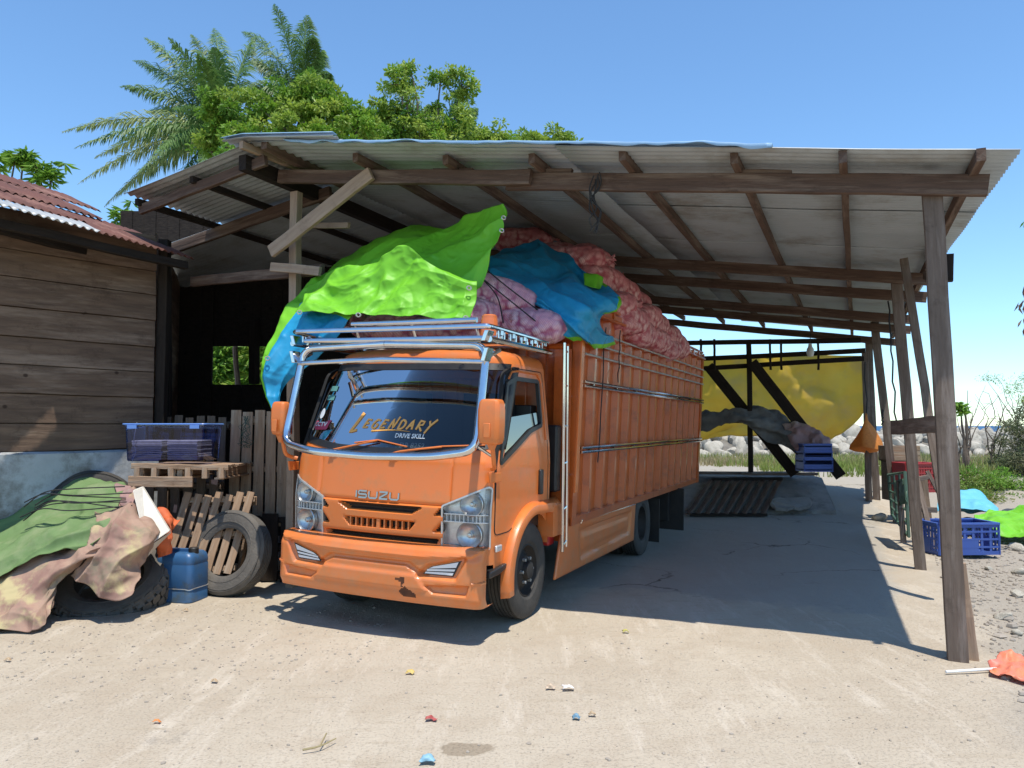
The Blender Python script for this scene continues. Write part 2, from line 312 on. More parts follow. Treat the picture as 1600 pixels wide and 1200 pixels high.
def cloth(mb,ctrl,nu,nv,wr=.02,wf=5,cr=.01,cf=9,seed=0,mi=0,matf=None,edgefree=True,fold=0,ff=14,fdir=(1,0)):
    """ctrl: rows of Vectors; wr soft waves, cr sharp crumples, fold directional folds"""
    rows=[]; sd_=Vector((seed*3.7,seed*1.3,seed*7.1))
    for i in range(nu):
        s_=i/(nu-1); rr=[interp([r[j] for r in ctrl],s_) for j in range(len(ctrl[0]))]
        rows.append([interp(rr,j/(nv-1)) for j in range(nv)])
    out=[]
    for i in range(nu):
        o=[]
        for j in range(nv):
            p=rows[i][j]; a=rows[min(i+1,nu-1)][j]-rows[max(i-1,0)][j]; b=rows[i][min(j+1,nv-1)]-rows[i][max(j-1,0)]
            n=a.cross(b)
            if n.length<1e-9: n=Vector((0,0,1))
            n.normalize(); q=p*wf+sd_
            d=wr*noise.noise(q)*1.6+wr*.5*noise.noise(q*2.3)
            if cr:
                wv=Vector((noise.noise(q*.9),noise.noise(q*.9+Vector((9,9,9))),noise.noise(q*.9+Vector((4,1,7)))))
                for oc_,(fx_,fy_,fz_,am) in enumerate(((.55,.9,.35,1.0),(1.1,.45,.9,.75),(.8,1.7,1.9,.45),(2.6,1.6,2.2,.28))):
                    z_=noise.noise(Vector((p.x*cf*fx_,p.y*cf*fy_,p.z*cf*fz_))+wv*1.1+sd_*(1+oc_))
                    d+=cr*am*(.45-1.5*min(abs(z_),.5))
            if fold:
                t=(i/nu*fdir[0]+j/nv*fdir[1])*ff+noise.noise(q*.6)*2.2
                d+=fold*(.5-abs(math.sin(t))**.8)
            o.append(p+n*d)
        out.append(o)
    mb.grid(out,mi,matf=matf); return out
ROT=-TH
# ================================================================ SETTING
def hgt(x,y):
    # height of the ground: flat yard, raised bank behind the shed, falling to the sea
    p=S.loc(Vector((x,y,0)))
    h=.50*smooth(13.2,16.5,y-.0*x)
    h-=4.0*smooth(35,40,y)
    if y<40:
        h+=.018*noise.noise(Vector((x*.5,y*.5,0)))*smooth(1,3,abs(x-0)+y*.2)+.009*noise.noise(Vector((x*2.3,y*2.3,4)))+.004*noise.noise(Vector((x*7,y*7,8)))
    # shallow wheel ruts curving through the yard
    if y<9 and abs(x)<8:
        for r_,o_ in ((9.0,0),(10.75,.0)):
            dd=math.hypot(x+7.5,y+2.2)-r_
            h-=.010*math.exp(-(dd/.13)**2)*(1+.5*math.sin(math.atan2(y+2.2,x+7.5)*150)); h+=.006*math.exp(-((abs(dd)-.22)/.07)**2)
    # edge of the hard floor
    e=p.x-.25
    h-=.05*smooth(-.1,.5,e)*smooth(.0,1.,10-y/1.5) if y<14 else 0
    return h
def axis(lo,hi,near_lo,near_hi,d):
    a=[]; x=near_lo
    while x<=near_hi: a.append(x); x+=d
    x=near_hi; s_=d
    while x<hi: s_*=1.28; x+=s_; a.append(min(x,hi))
    x=near_lo; s_=d; b=[]
    while x>lo: s_*=1.28; x-=s_; b.append(max(x,lo))
    return b[::-1]+a
xs=axis(-900,900,-9,11,.07); ys=axis(-200,900,1.5,18,.06)
g=MB(); g.grid([[Vector((x,y,hgt(x,y))) for x in xs] for y in ys])
def groundmat():
    m=bpy.data.materials.new('dusty_ground'); m.use_nodes=True; n=m.node_tree.nodes; L=m.node_tree.links; b=n['Principled BSDF']; b.inputs['Roughness'].default_value=.95; b.inputs['Specular IOR Level'].default_value=.15
    tc=n.new('ShaderNodeTexCoord')
    def nz(sc,det=8,ro=.6,st=None):
        t=n.new('ShaderNodeTexNoise'); t.inputs['Scale'].default_value=sc; t.inputs['Detail'].default_value=det; t.inputs['Roughness'].default_value=ro
        if st:
            mp=n.new('ShaderNodeMapping'); mp.inputs['Scale'].default_value=st; mp.inputs['Rotation'].default_value=(0,0,R(-25)); L.new(tc.outputs['Object'],mp.inputs[0]); L.new(mp.outputs[0],t.inputs[0])
        else: L.new(tc.outputs['Object'],t.inputs[0])
        return t.outputs[0]
    def rng(o,a,b_):
        r=n.new('ShaderNodeMapRange'); r.inputs[1].default_value=a; r.inputs[2].default_value=b_; L.new(o,r.inputs[0]); return r.outputs[0]
    def mix(f,a,c):
        x=n.new('ShaderNodeMix'); x.data_type='RGBA'; L.new(f,x.inputs[0])
        if isinstance(a,tuple): x.inputs[6].default_value=(*a,1)
        else: L.new(a,x.inputs[6])
        x.inputs[7].default_value=(*c,1); return x.outputs[2]
    c=mix(rng(nz(.55),.38,.62),(.475,.41,.32),(.415,.352,.27))
    c=mix(rng(nz(2.2,8,.7),.5,.68),c,(.42,.35,.265))
    c=mix(rng(nz(1.6,8,.75,(3.,.5,1)),.52,.68),c,(.54,.475,.385))
    c=mix(rng(nz(22,3,.5),.64,.74),c,(.36,.30,.235))
    c=mix(rng(nz(5,6,.7,(.35,2.6,1)),.56,.72),c,(.40,.335,.25))
    # yard zones: stony grey strip right of the posts, worn concrete floor under the shed (noisy outlines)
    sp_=n.new('ShaderNodeVectorMath'); sp_.operation='SUBTRACT'; sp_.inputs[1].default_value=S.o; L.new(tc.outputs['Object'],sp_.inputs[0])
    def along(d,off,amp=1.1,sc=1.1):
        dt=n.new('ShaderNodeVectorMath'); dt.operation='DOT_PRODUCT'; dt.inputs[1].default_value=d; L.new(sp_.outputs[0],dt.inputs[0])
        ma=n.new('ShaderNodeMath'); ma.operation='MULTIPLY_ADD'; ma.inputs[1].default_value=amp; L.new(nz(sc,8,.75),ma.inputs[0]); L.new(dt.outputs['Value'],ma.inputs[2])
        sb=n.new('ShaderNodeMath'); sb.operation='SUBTRACT'; sb.inputs[1].default_value=off+amp*.5; L.new(ma.outputs[0],sb.inputs[0]); return sb.outputs[0]
    stony=rng(along(U,.15),-.08,.25); c=mix(stony,c,(.345,.305,.25)); c=mix(rng(nz(38,3,.6),.56,.64),c,(.30,.26,.215)) if 0 else c
    fl1=rng(along(U,-.35,.9),.1,-.05); fl2=rng(along(V,1.2,1.6),-.05,.15)
    mu=n.new('ShaderNodeMath'); mu.operation='MULTIPLY'; L.new(fl1,mu.inputs[0]); L.new(fl2,mu.inputs[1]); mu2=n.new('ShaderNodeMath'); mu2.operation='MULTIPLY'; L.new(mu.outputs[0],mu2.inputs[0]); mu2.inputs[1].default_value=.75
    c=mix(mu2.outputs[0],c,(.35,.325,.28))
    vo_=n.new('ShaderNodeTexVoronoi'); vo_.feature='DISTANCE_TO_EDGE'; vo_.inputs['Scale'].default_value=.42
    wn_=n.new('ShaderNodeTexNoise'); wn_.inputs['Scale'].default_value=1.6; wn_.inputs['Detail'].default_value=6; L.new(tc.outputs['Object'],wn_.inputs[0]); va=n.new('ShaderNodeVectorMath'); va.operation='MULTIPLY_ADD'; va.inputs[1].default_value=(.9,.9,.9); L.new(wn_.outputs['Color'],va.inputs[0]); L.new(tc.outputs['Object'],va.inputs[2]); L.new(va.outputs[0],vo_.inputs[0])
    ck0=rng(vo_.outputs['Distance'],.008,.002); ckm=n.new('ShaderNodeMath'); ckm.operation='MULTIPLY'; L.new(ck0,ckm.inputs[0]); L.new(rng(nz(.7,4,.6),.46,.58),ckm.inputs[1]); ck=ckm.outputs[0]; mc=n.new('ShaderNodeMath'); mc.operation='MULTIPLY'; L.new(ck,mc.inputs[0]); L.new(mu.outputs[0],mc.inputs[1]); c=mix(mc.outputs[0],c,(.15,.13,.105))
    # damp / stained floor further inside the shed: noise patches
    c=mix(rng(nz(.9,8,.8),.60,.72),c,(.28,.245,.205))
    # oil or water stain with its own outline near the front of the yard
    st=gz(727,1172); vs=n.new('ShaderNodeVectorMath'); vs.operation='SUBTRACT'; vs.inputs[1].default_value=(st.x,st.y,0); L.new(tc.outputs['Object'],vs.inputs[0])
    v2=n.new('ShaderNodeVectorMath'); v2.operation='MULTIPLY'; v2.inputs[1].default_value=(7.5,14,0); L.new(vs.outputs[0],v2.inputs[0]); ln=n.new('ShaderNodeVectorMath'); ln.operation='LENGTH'; L.new(v2.outputs[0],ln.inputs[0])
    sm=n.new('ShaderNodeMath'); sm.operation='MULTIPLY_ADD'; sm.inputs[1].default_value=1.6; L.new(nz(6,6,.7),sm.inputs[0]); L.new(ln.outputs['Value'],sm.inputs[2]); c=mix(rng(sm.outputs[0],1.9,1.7),c,(.30,.245,.18))
    L.new(c,b.inputs['Base Color'])
    add=n.new('ShaderNodeMath'); add.operation='ADD'; L.new(nz(14,8,.7),add.inputs[0]); L.new(rng(nz(70,4,.6),.55,.8),add.inputs[1])
    bp=n.new('ShaderNodeBump'); bp.inputs['Strength'].default_value=.55; bp.inputs['Distance'].default_value=.02; L.new(add.outputs[0],bp.inputs['Height']); L.new(bp.outputs[0],b.inputs['Normal'])
    return m
M['ground']=groundmat()
tag(g.build('ground',M['ground']),kind='structure')
sea=MB(); sea.add([(-3000,36,-.9),(3000,36,-.9),(3000,5000,-.9),(-3000,5000,-.9)],[(0,1,2,3)])
M['sea']=mat('sea_water',(.006,.055,.16),.45,col2=(.01,.08,.2),scale=.02,bump=.5,bscale=.6,spec=.25)
tag(sea.build('sea',M['sea'],smooth=False),kind='structure')
# ---------------------------------------------------------------- beams helper
def beam_mb(mb,p0,p1,w,h,up=Vector((0,0,1)),jit=.004,seg=6,mi=0,tap=0):
    p0=Vector(p0); p1=Vector(p1); d=(p1-p0).normalized()
    sd_=d.cross(up)
    if sd_.length<.05: sd_=d.cross(Vector((0,1,0)))
    sd_.normalize(); u2=sd_.cross(d)
    rows=[]
    for i in range(seg+1):
        c=p0.lerp(p1,i/seg)+sd_*random.uniform(-jit,jit)+u2*random.uniform(-jit,jit); k=1-tap*i/seg
        rows.append([c+sd_*a*w/2*k+u2*b*h/2*k for a,b in ((-1,-1),(1,-1),(1,1),(-1,1))])
    k=len(mb.v); mb.grid(rows,mi,closeu=True); mb.add(rows[0],[(3,2,1,0)],mi); mb.add(rows[-1],[(0,1,2,3)],mi)
def beam(name,p0,p1,w,h,m,parent,up=Vector((0,0,1)),jit=.004,seg=6,tap=0):
    """a timber as its own object, X axis along the grain; p0,p1 in the parent's local space"""
    p0=Vector(p0); p1=Vector(p1); d=(p1-p0); L_=d.length; d.normalize()
    sd_=up.cross(d)
    if sd_.length<.05: sd_=Vector((0,1,0)).cross(d)
    sd_.normalize(); u2=d.cross(sd_)
    mb=MB(); beam_mb(mb,(0,0,0),(L_,0,0),w,h,Vector((0,0,1)),jit,seg,0,tap)
    o=mb.build(name,m,parent,smooth=False,bevel=.005)
    mt=Matrix((d,sd_,u2)).transposed().to_4x4(); mt.translation=p0; o.matrix_local=mt
    return o
# ================================================================ SHED
shed=thing('shed','open timber shed with corrugated zinc roof on leaning wooden posts, sheltering the truck','shed',S.o,ROT)
def zb(u): return 3.255-.145*u          # centre height of cross beams
def zr(u,v): return zb(u)+.175-.0*v-.012*max(0,v-4) if u>-5.75 else zr(-5.74,v)-.168*(-5.74-u)
# posts
for i,(b,t,w_,h_) in enumerate([
    ((0,0,-.1),(-.075,0,3.36),.125,.10),
    ((.01,3.65,-.1),(-.17,3.62,3.34),.115,.10),
    ((-.045,8.2,-.1),(-.32,8.2,3.36),.13,.11),
    ((-.33,10.1,.2),(-.40,10.1,3.30),.13,.12),
    ((-.46,9.9,.2),(-.47,9.9,3.0),.12,.10),
    ((-5.76,0.02,-.1),(-5.775,.02,3.98),.09,.09),
    ((-5.95,4.4,-.1),(-5.95,4.4,3.9),.11,.11),
    ((-5.95,8.6,-.1),(-5.95,8.6,3.9),.11,.11)]):
    beam('post',b,t,w_,h_,M['palewood'] if i==5 else M['post'],shed,up=Vector((0,1,0)),seg=8,jit=.006)
# leaning pole and prop by first post
def Sv(x,y,v): return S.v(x,y,v)
beam('pole',Sv(1478,822,1.9),Sv(1413,405,2.4),.075,.07,M['post'],shed,up=Vector((0,1,0)),seg=8,jit=.006)
beam('prop',Sv(1521,1040,.05)+Vector((0,-.0,-.03)),Sv(1500,880,.06),.075,.06,M['palewood'],shed,up=Vector((0,1,0)))
beam('tie_board',Sv(1394,668,1.55),Sv(1470,663,.14),.03,.125,M['post'],shed)
# main front beam (two lengths) and cross beams behind
beam('beam',(.26,-.075,zb(.26)+.02),(-3.35,-.075,zb(-3.35)),.06,.145,M['beam'],shed,seg=10,jit=.005)
beam('beam',(-3.1,-.14,zb(-3.1)+.02),(-5.85,-.14,zb(-5.85)+.0),.06,.13,M['palewood' if 0 else 'beam'],shed,seg=10,jit=.005)
for v,off in [(3.55,0),(4.75,-.02),(6.7,-.06),(8.1,-.05),(10.0,-.08)]:
    beam('beam',(.22,v,zb(.22)+off),(-5.85,v,zb(-5.85)+off),.06,.13,M['beam'],shed,seg=10,jit=.006)
# blocks at beam joints
for u in (-3.9,-2.95,-1.2): beam('block',(u-.2,-.07,zb(u-.2)+.095),(u+.2,-.07,zb(u+.2)+.095),.05,.045,M['beam'],shed,seg=2)
# purlins running to the back
for i,(u0,u1) in enumerate([(.18,.02),(-.64,-.68),(-1.38,-1.42),(-2.22,-2.32),(-3.0,-3.12),(-3.85,-3.95),(-4.75,-4.8)]):
    beam('purlin',(u0,-.42+(.05*i%.13),zb(u0)+.125),(u1,10.2,zb(u1)+.05),.055,.085,M['beam'],shed,seg=12,jit=.007)
# heavy ridge beam and rafters of the small left slope
zR=4.14
beam('ridge_beam',(-5.95,-.55,zR),(-5.8,11,zR-.12),.09,.15,M['darkwood'],shed,seg=10)
beam('ridge_beam',(-5.62,-.62,zR+.10),(-5.6,.6,zR+.06),.07,.09,M['beam'],shed,seg=3)
beam('ridge_beam',(-5.85,-.68,zR+.11),(-5.75,.2,zR+.10),.05,.07,M['palewood'],shed,seg=3)
def zl(u): return zr(-5.74,0)-.168*(-5.74-u)
def slope(v,u0,u1,m,dz=-.1,w_=.05,h_=.10): return beam('rafter',(u0,v,zl(u0)+dz),(u1,v,zl(u1)+dz),w_,h_,M[m],shed,seg=8)
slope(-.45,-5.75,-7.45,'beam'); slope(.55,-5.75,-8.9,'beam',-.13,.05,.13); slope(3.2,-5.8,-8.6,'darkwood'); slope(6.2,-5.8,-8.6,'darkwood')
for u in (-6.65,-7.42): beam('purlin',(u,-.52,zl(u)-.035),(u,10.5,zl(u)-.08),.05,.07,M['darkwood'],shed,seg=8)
# tie between left post and the dark side, brace, wedges
beam('tie_beam',Sv(300,440,.25),Sv(505,421,.05),.05,.11,M['beam'],shed)
beam('brace',(-5.90,-.19,3.335),(-4.69,-.22,3.96),.045,.13,M['palewood'],shed,seg=6)
beam('wedge',Sv(424,417,-.12),Sv(500,424,-.12),.04,.09,M['palewood'],shed,seg=2)
beam('wedge',Sv(470,352,.4),Sv(545,352,.3),.04,.06,M['palewood'],shed,seg=2)
beam('brace',(-.02,.09,zb(0)-.62),(.10,3.2,zb(0)-.03),.05,.09,M['beam'],shed,seg=4)
beam('bracket',Sv(1482,398,.12),Sv(1482,440,.12),.06,.07,M['darkwood'],shed,seg=2)
# roof sheets: corrugations run across, each strip a lapped sheet
def sheet(u0,u1,v0,v1,zf,lift,name='roof_sheet',m='zinc',edge=None,nu=10,wl=.085,amp=.012):
    mb=MB(); rows=[]; nv=int((v1-v0)/wl*6)
    for i in range(nv+1):
        v=v0+(v1-v0)*i/nv; r=[]
        for j in range(nu+1):
            uu=u0(v0+(v1-v0)*i/nv) if callable(u0) else u0; u=uu+(u1-uu)*j/nu
            sag=.012*noise.noise(Vector((u*1.2,v*1.1,0)))
            vv=v
            if edge: vv=v+edge(u)*(1-i/nv)
            r.append(Vector((u,vv,zf(u,v)+amp*math.sin(2*math.pi*v/wl)+lift(i/nv,j/nu)+sag)))
        rows.append(r)
    mb.grid(rows); mb.sharp=80
    return mb.build(name,M[m],shed,solid=.0015)
rs=random.Random(3)
nstrip=13; v0=-.34; V1=10.0
def fe(u): return -.055*max(0,.38-u)*0
for k in range(nstrip):
    a=v0+(V1-v0)*k/nstrip; b=v0+(V1-v0)*(k+1)/nstrip+.11
    for (u0,u1) in ((lambda v:.40-.040*v,-2.75),(-2.65,-5.78)):
        t0,t1=rs.uniform(0,.008),rs.uniform(0,.010)
        ed=(lambda u: -.05*(.38-u)*1.0) if k==0 else None
        sheet(u0,u1,a,b,zr,lambda s_,q,t0=t0,t1=t1,k=k,u1=u1:(.020 if u1<-3 else 0)+(.004 if k%2 else 0)+t0*s_+t1*(1-s_)*abs(math.sin(q*6+k))*.6,edge=ed)
for k in range(9):
    a=-.62+12.0*k/9; b=a+12.0/9+.05
    ul=-7.5 if k==0 else -10.8  # outer sheets run past the eave, added to block sun on the side wall
    sheet(-5.70,ul,a,b,lambda u,v:zl(u)+.02,lambda s_,q,k=k:(.005 if k%2 else 0)+(.0 if k else .03)+.01*s_,nu=8)
# blue coated flashing hanging over front edge, and ridge cap
fl=MB(); rows=[]
for i in range(90):
    u=-1.1-4.25*i/89; wv_=.03*noise.noise(Vector((u*2.1,0,0)))+.018*noise.noise(Vector((u*6,3,0)))
    vv=v0-.05*(.38-u); zt=zr(u,0)
    rows.append([Vector((u,vv+.12,zt+.022+wv_*.3)),Vector((u,vv-.0,zt+.028+wv_*.5)),Vector((u,vv-.035,zt+.028+wv_*.5)),Vector((u,vv-.045,zt+.008+wv_*1.3-.02*abs(noise.noise(Vector((u*3,7,0))))))])
fl.grid(rows); fl.build('edge_flashing',M['zincblue'],shed,solid=.003)
sheet(-4.75,-6.05,-.72,.1,lambda u,v:zb(max(u,-5.8))+.175+.045,lambda s_,q:.0,name='ridge_sheet',nu=8)
fl=MB(); fl.grid([[Vector((u,-.735,zb(max(u,-5.8))+.235)),Vector((u,-.72,zb(max(u,-5.8))+.245)),Vector((u,-.66,zb(max(u,-5.8))+.237))] for u in [-4.75-1.3*i/10 for i in range(11)]]); fl.build('edge_flashing',M['zincblue'],shed,solid=.003)
# rear framing of the shed
def rb(a,b,v,w_=.05,h_=.09,m='darkwood',n='rear_rail'): beam(n,Sv(*a,v),Sv(*b,v),w_,h_,M[m],shed,seg=6)
rb((985,537),(1345,532),9.2,.06,.09); rb((985,566),(1352,548),9.3); rb((985,583),(1350,560),9.4)
for x in (1095,1116,1203,1220,1278): rb((x,530),(x+1,578),9.25,.04,.05,n='rear_strut')
rb((1170,536),(1173,738),9.3,.09,.09,n='rear_post')
rb((1107,572),(1243,741),9.42,.06,.20,n='rear_brace'); rb((1175,566),(1314,745),9.22,.06,.20,n='rear_brace')
rb((1130,652),(1185,650),9.5,.06,.25,n='rear_board')
# side wall at left with an opening, panels added and darkened to hold shade
def panel(x0,y0,x1,y1,Y,name,m,par,th=.04):
    mb=MB(); a=at(x0,y0,Y); b=at(x1,y1,Y); n=max(1,int((b.x-a.x)/.16)); 
    for i in range(n):
        xa=a.x+(b.x-a.x)*i/n; xb=a.x+(b.x-a.x)*(i+1)/n-.006
        mb.box(((xa+xb)/2,Y+.01*(i%2),(a.z+b.z)/2),(xb-xa,th,a.z-b.z))
    L_=MB(); L_.v=[S.loc(p) for p in mb.v]; L_.f=mb.f; L_.m=mb.m
    return L_.build(name,M[m],par,smooth=False)
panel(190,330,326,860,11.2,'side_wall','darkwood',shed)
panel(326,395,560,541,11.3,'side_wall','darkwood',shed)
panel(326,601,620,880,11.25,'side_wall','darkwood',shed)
panel(440,536,640,606,11.28,'side_wall','darkwood',shed)  # added panel closing off bright sky beside the windshield
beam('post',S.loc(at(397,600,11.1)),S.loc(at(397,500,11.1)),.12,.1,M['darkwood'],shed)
# hanging lamp bulb (top-level), rope bits
lp=Sv(1266,548,8.4); 
t=thing('hanging_lamp','white lamp bulb hanging under the back of the shed roof','lamp',S.w(lp))
b=MB(); b.lathe([(0,-.11),(.05,-.10),(.065,-.04),(.06,.03),(.035,.07),(.03,.12),(0,.12)],(0,0,0),(0,0,1),20); b.build('bulb',M['bulb'],t)
b=MB(); b.tube([(0,0,.12),(0.01,0,.3),(0,.02,.75)],.006,5); b.build('cord',M['rope'],t)
kn=MB(); c=Sv(930,305,-.13)
for k in range(5):
    q=[c+Vector((random.uniform(-.05,.05),random.uniform(-.03,.01),.16-.09*i+random.uniform(-.03,.03))) for i in range(6)]; kn.tube([interp(q,i/14) for i in range(15)],.006,5)
kn.v=[S.w(p) for p in kn.v]; tag(kn.build('cord_tangle',M['rope'],origin=S.w(c)),'black cord tangle tied over the middle of the front roof beam','cord')
# ================================================================ WOODEN HOUSE
P0=at(237,700,8.2); dv=Vector((-math.sin(R(40)),-math.cos(R(40)),0)); nrm=Vector((math.cos(R(40)),-math.sin(R(40)),0))
P0.z=0
house=thing('wooden_house','weathered plank house with rusty corrugated eave and whitewashed concrete base at the left','house',P0,0)
hl=lambda s_,z,o=0: dv*s_+nrm*o+Vector((0,0,z))
wl_=MB(); LEN=4.2
zs=[1.36,1.62,1.90,2.17,2.44,2.72,3.0,3.26]
for i in range(len(zs)):
    z0=zs[i]+.004; z1=(zs[i+1] if i<7 else 3.62)-.006
    o=random.uniform(-.006,.008); n=14
    rows=[[],[],[],[]]
    for k in range(n+1):
        s_=-.0+LEN*k/n; a=.01*noise.noise(Vector((s_*1.2,zs[i]*9,0))); bb=.01*noise.noise(Vector((s_*1.2,(zs[i+1] if i<7 else 9)*9,0)))
        sl=.035*s_*(z1-2.2)/1.4*0
        rows[0].append(hl(s_,z0+a,-.02)); rows[1].append(hl(s_,z0+a,o+.012)); rows[2].append(hl(s_,z1+bb,o)); rows[3].append(hl(s_,z1+bb,-.02))
    wl_.grid(rows)
    wl_.add([hl(0,z0,-.02),hl(0,z0,o+.01),hl(0,z1,o),hl(0,z1,-.02)],[(0,1,2,3)])
wl_.box(hl(LEN/2,2.4,-.05),(.03,LEN*1.0,2.5),mt=Matrix.Rotation(math.atan2(nrm.y,nrm.x),3,'Z'))
# side return of the wall into shed
wl_.add([hl(0,0,-.03),hl(0,3.7,-.03),hl(0,3.7,-.03)+Vector((-1.2,3.5,0)),hl(0,0,-.03)+Vector((-1.2,3.5,0))],[(0,1,2,3)])
mw=M['plank'].copy(); mw.name='house_plank_wood_grain'; M['plankw']=mw
mpn=mw.node_tree.nodes[M['plank']['mp']]; mpn.inputs['Scale'].default_value=(.9,.9,8)
wl_.build('plank_wall',mw,house,smooth=False)
b=MB(); rows=[]
for k in range(22):
    s_=-.04+(LEN+.04)*k/21; rows.append([hl(s_,-.2,.10),hl(s_,.6,.085+.01*noise.noise(Vector((s_,1,0)))),hl(s_,1.33,.08+.01*noise.noise(Vector((s_,3,0)))),hl(s_,1.35+.01*noise.noise(Vector((s_*2,1,0))),.04),hl(s_,1.35,-.05)])
b.grid(rows); b.add([hl(-.04,-.2,.1),hl(-.04,1.34,.08),hl(-.04,1.34,-.2),hl(-.04,-.2,-.2)],[(0,1,2,3)]); b.build('concrete_base',M['concblue'],house)
beam('corner_post',hl(-.10,0,-.02),hl(-.10,3.62,-.02),.10,.10,M['darkwood'],house)
beam('corner_post',at(262,660,8.6)-P0,at(262,415,8.6)-P0,.07,.07,M['darkwood'],house,up=Vector((0,1,0)))
# eave: runs with the shed axis
E0=at(-60,305,6.0); E1=at(303,404,8.15); ed=(E1-E0); up_=Vector((-U.x,-U.y,.44)).normalized()
def rsheet(t0,t1,s0,s1,m,lift,name='roof_sheet'):
    mb=MB(); L_=ed.length*(t1-t0); n=int(L_/.085*6); rows=[]
    for i in range(n+1):
        t_=t0+(t1-t0)*i/n; p=E0+ed*t_; w_=.013*math.sin(2*math.pi*t_*ed.length/.085)+lift
        rows.append([p+up_*(s0+(s1-s0)*j/4)+Vector((0,0,w_+.012*noise.noise(p*2+Vector((0,0,j)))))-P0 for j in range(5)])
    mb.grid(rows); mb.sharp=80; mb.build(name,M[m],house,solid=.0015)
rsheet(.40,1.0,0,1.0,'rustzinc',0); rsheet(0.0,.57,.35,1.3,'rustzinc',.012); rsheet(-.5,.52,-.03,.30,'zincnew',.01); rsheet(.25,.8,.9,1.8,'rustzinc',.03); rsheet(-.5,.3,1.15,2.1,'rustzinc',.03); rsheet(-.5,.28,1.9,2.5,'zincnew',.055); rsheet(.3,1.0,1.6,2.3,'rustzinc',.04)
beam('wall_plate',E0+ed*.0-P0+Vector((-.25,.1,-.09)),E1-P0+Vector((-.06,-.05,-.09)),.07,.08,M['darkwood'],house,seg=8)
beam('wall_plate',E0+ed*.0-P0+Vector((-.62,.2,.02)),E1-P0+Vector((-.62,.2,-.04)),.10,.12,M['darkwood'],house,seg=8)
# ================================================================ TRUCK
truck=thing('cargo_truck','orange cargo truck with chrome windshield guard and tall ribbed cargo box parked under the shed','truck',T.o,ROT)
ROLL=Matrix.Translation((0,0,.4))@Matrix.Rotation(R(1.5),4,'Y')@Matrix.Translation((0,0,-.4))
def tb(mb,name,m,parent=None,roll=True,**k):
    if roll: mb.xf(ROLL)
    return mb.build(name,m,parent or truck,**k)
def lut(tab,z):
    if z<=tab[0][0]: return tab[0][1]
    for (a,b_),(c,d) in zip(tab,tab[1:]):
        if z<=c: return b_+(d-b_)*(z-a)/(c-a)
    return tab[-1][1]
cW=lambda z: lut([(.5,.925),(1.3,.93),(1.45,.922),(2.15,.845)],z)
cv=lambda z: lut([(.5,.09),(1.0,.065),(1.34,.10),(1.42,.135),(2.15,.475)],z)
cR=lambda z: lut([(.5,.13),(1.3,.15),(1.5,.20),(2.15,.22)],z)
BUL=.055
def cabf(a,z,off=0):
    """front of the cab: a = signed distance along the outline from the centre line"""
    W=cW(z);v0=cv(z);r=cR(z); s_=1 if a>=0 else -1; x=abs(a); f=W-r
    vb=v0+BUL
    if x<=f: u=x; v=v0+BUL*(x/f)**2; n=Vector((s_*2*BUL*x/f/f,-1))
    else:
        t=min((x-f)/r,math.pi/2); u=f+r*math.sin(t); v=vb+r*(1-math.cos(t)); n=Vector((s_*math.sin(t),-math.cos(t)))
        if (x-f)/r>math.pi/2: v+= (x-f)-r*math.pi/2
    n.normalize(); return Vector((s_*u+n.x*off,v+n.y*off,z))
def cabs(v,z,off=0,s_=1): return Vector((s_*(cW(z)+off),v,z))
CREAR=1.33
arch=lambda v,z: math.hypot(v-.96,z-.42)
gr_slots=[[(-.39,.985),(.39,.985),(.30,.935),(-.30,.935)],[(-.335,.872),(.335,.872),(.275,.805),(-.275,.805)]]
for s_ in (-1,1):
    gr_slots+= [[(s_*.62,.985),(s_*.535,.985),(s_*.49,.935),(s_*.62,.935)],[(s_*.62,.885),(s_*.55,.885),(s_*.48,.81),(s_*.62,.81)]]
low_slot=[(-.52,.752),(.52,.752),(.5,.70),(-.5,.70)]
hoodgroove=[(-.62,1.005),(.60,1.005)]
ws_poly=roundpoly([(-.93,1.475),(-.5,1.405),(0,1.392),(.5,1.405),(.93,1.475),(.90,2.10),(-.90,2.10)],.09)
win_poly=roundpoly([(.30,1.325),(.93,1.575),(1.185,1.625),(1.185,2.01),(.70,2.01),(.53,1.96)],.035)
hp=roundpoly([(.555,1.010),(.905,1.165),(.935,1.15),(.925,.705),(.555,.70)],.015)
def relief(a,z):
    d=0; mi=0
    if abs(a)<.68 and .69<z<1.03:
        # stepped grille: bands stand proud between slots
        d+=.012*smooth(0,.02,pdist([(-.64,1.0),(.64,1.0),(.64,.76),(-.64,.76)],a,z)+.01)
        for p in gr_slots:
            q=pdist(p,a,z)
            if q>-.02: d-=.05*smooth(-.004,.012,q)
            if q>.004: mi=1
        q=pdist(low_slot,a,z)
        if q>-.02: d-=.06*smooth(-.004,.012,q)
        if q>.004: mi=1
    # hood panel seams
    for sx in (-.61,.61):
        if 1.0<z<1.37: d-=.014*math.exp(-((a-sx)/.008)**2)
    if abs(a)<.61: d-=.014*math.exp(-((z-1.010)/.009)**2)
    return d,mi
cab=MB(); zz=[.50+(2.12-.50)*i/118 for i in range(119)]
NF,NC,NS=126,12,50
rows=[];info=[]
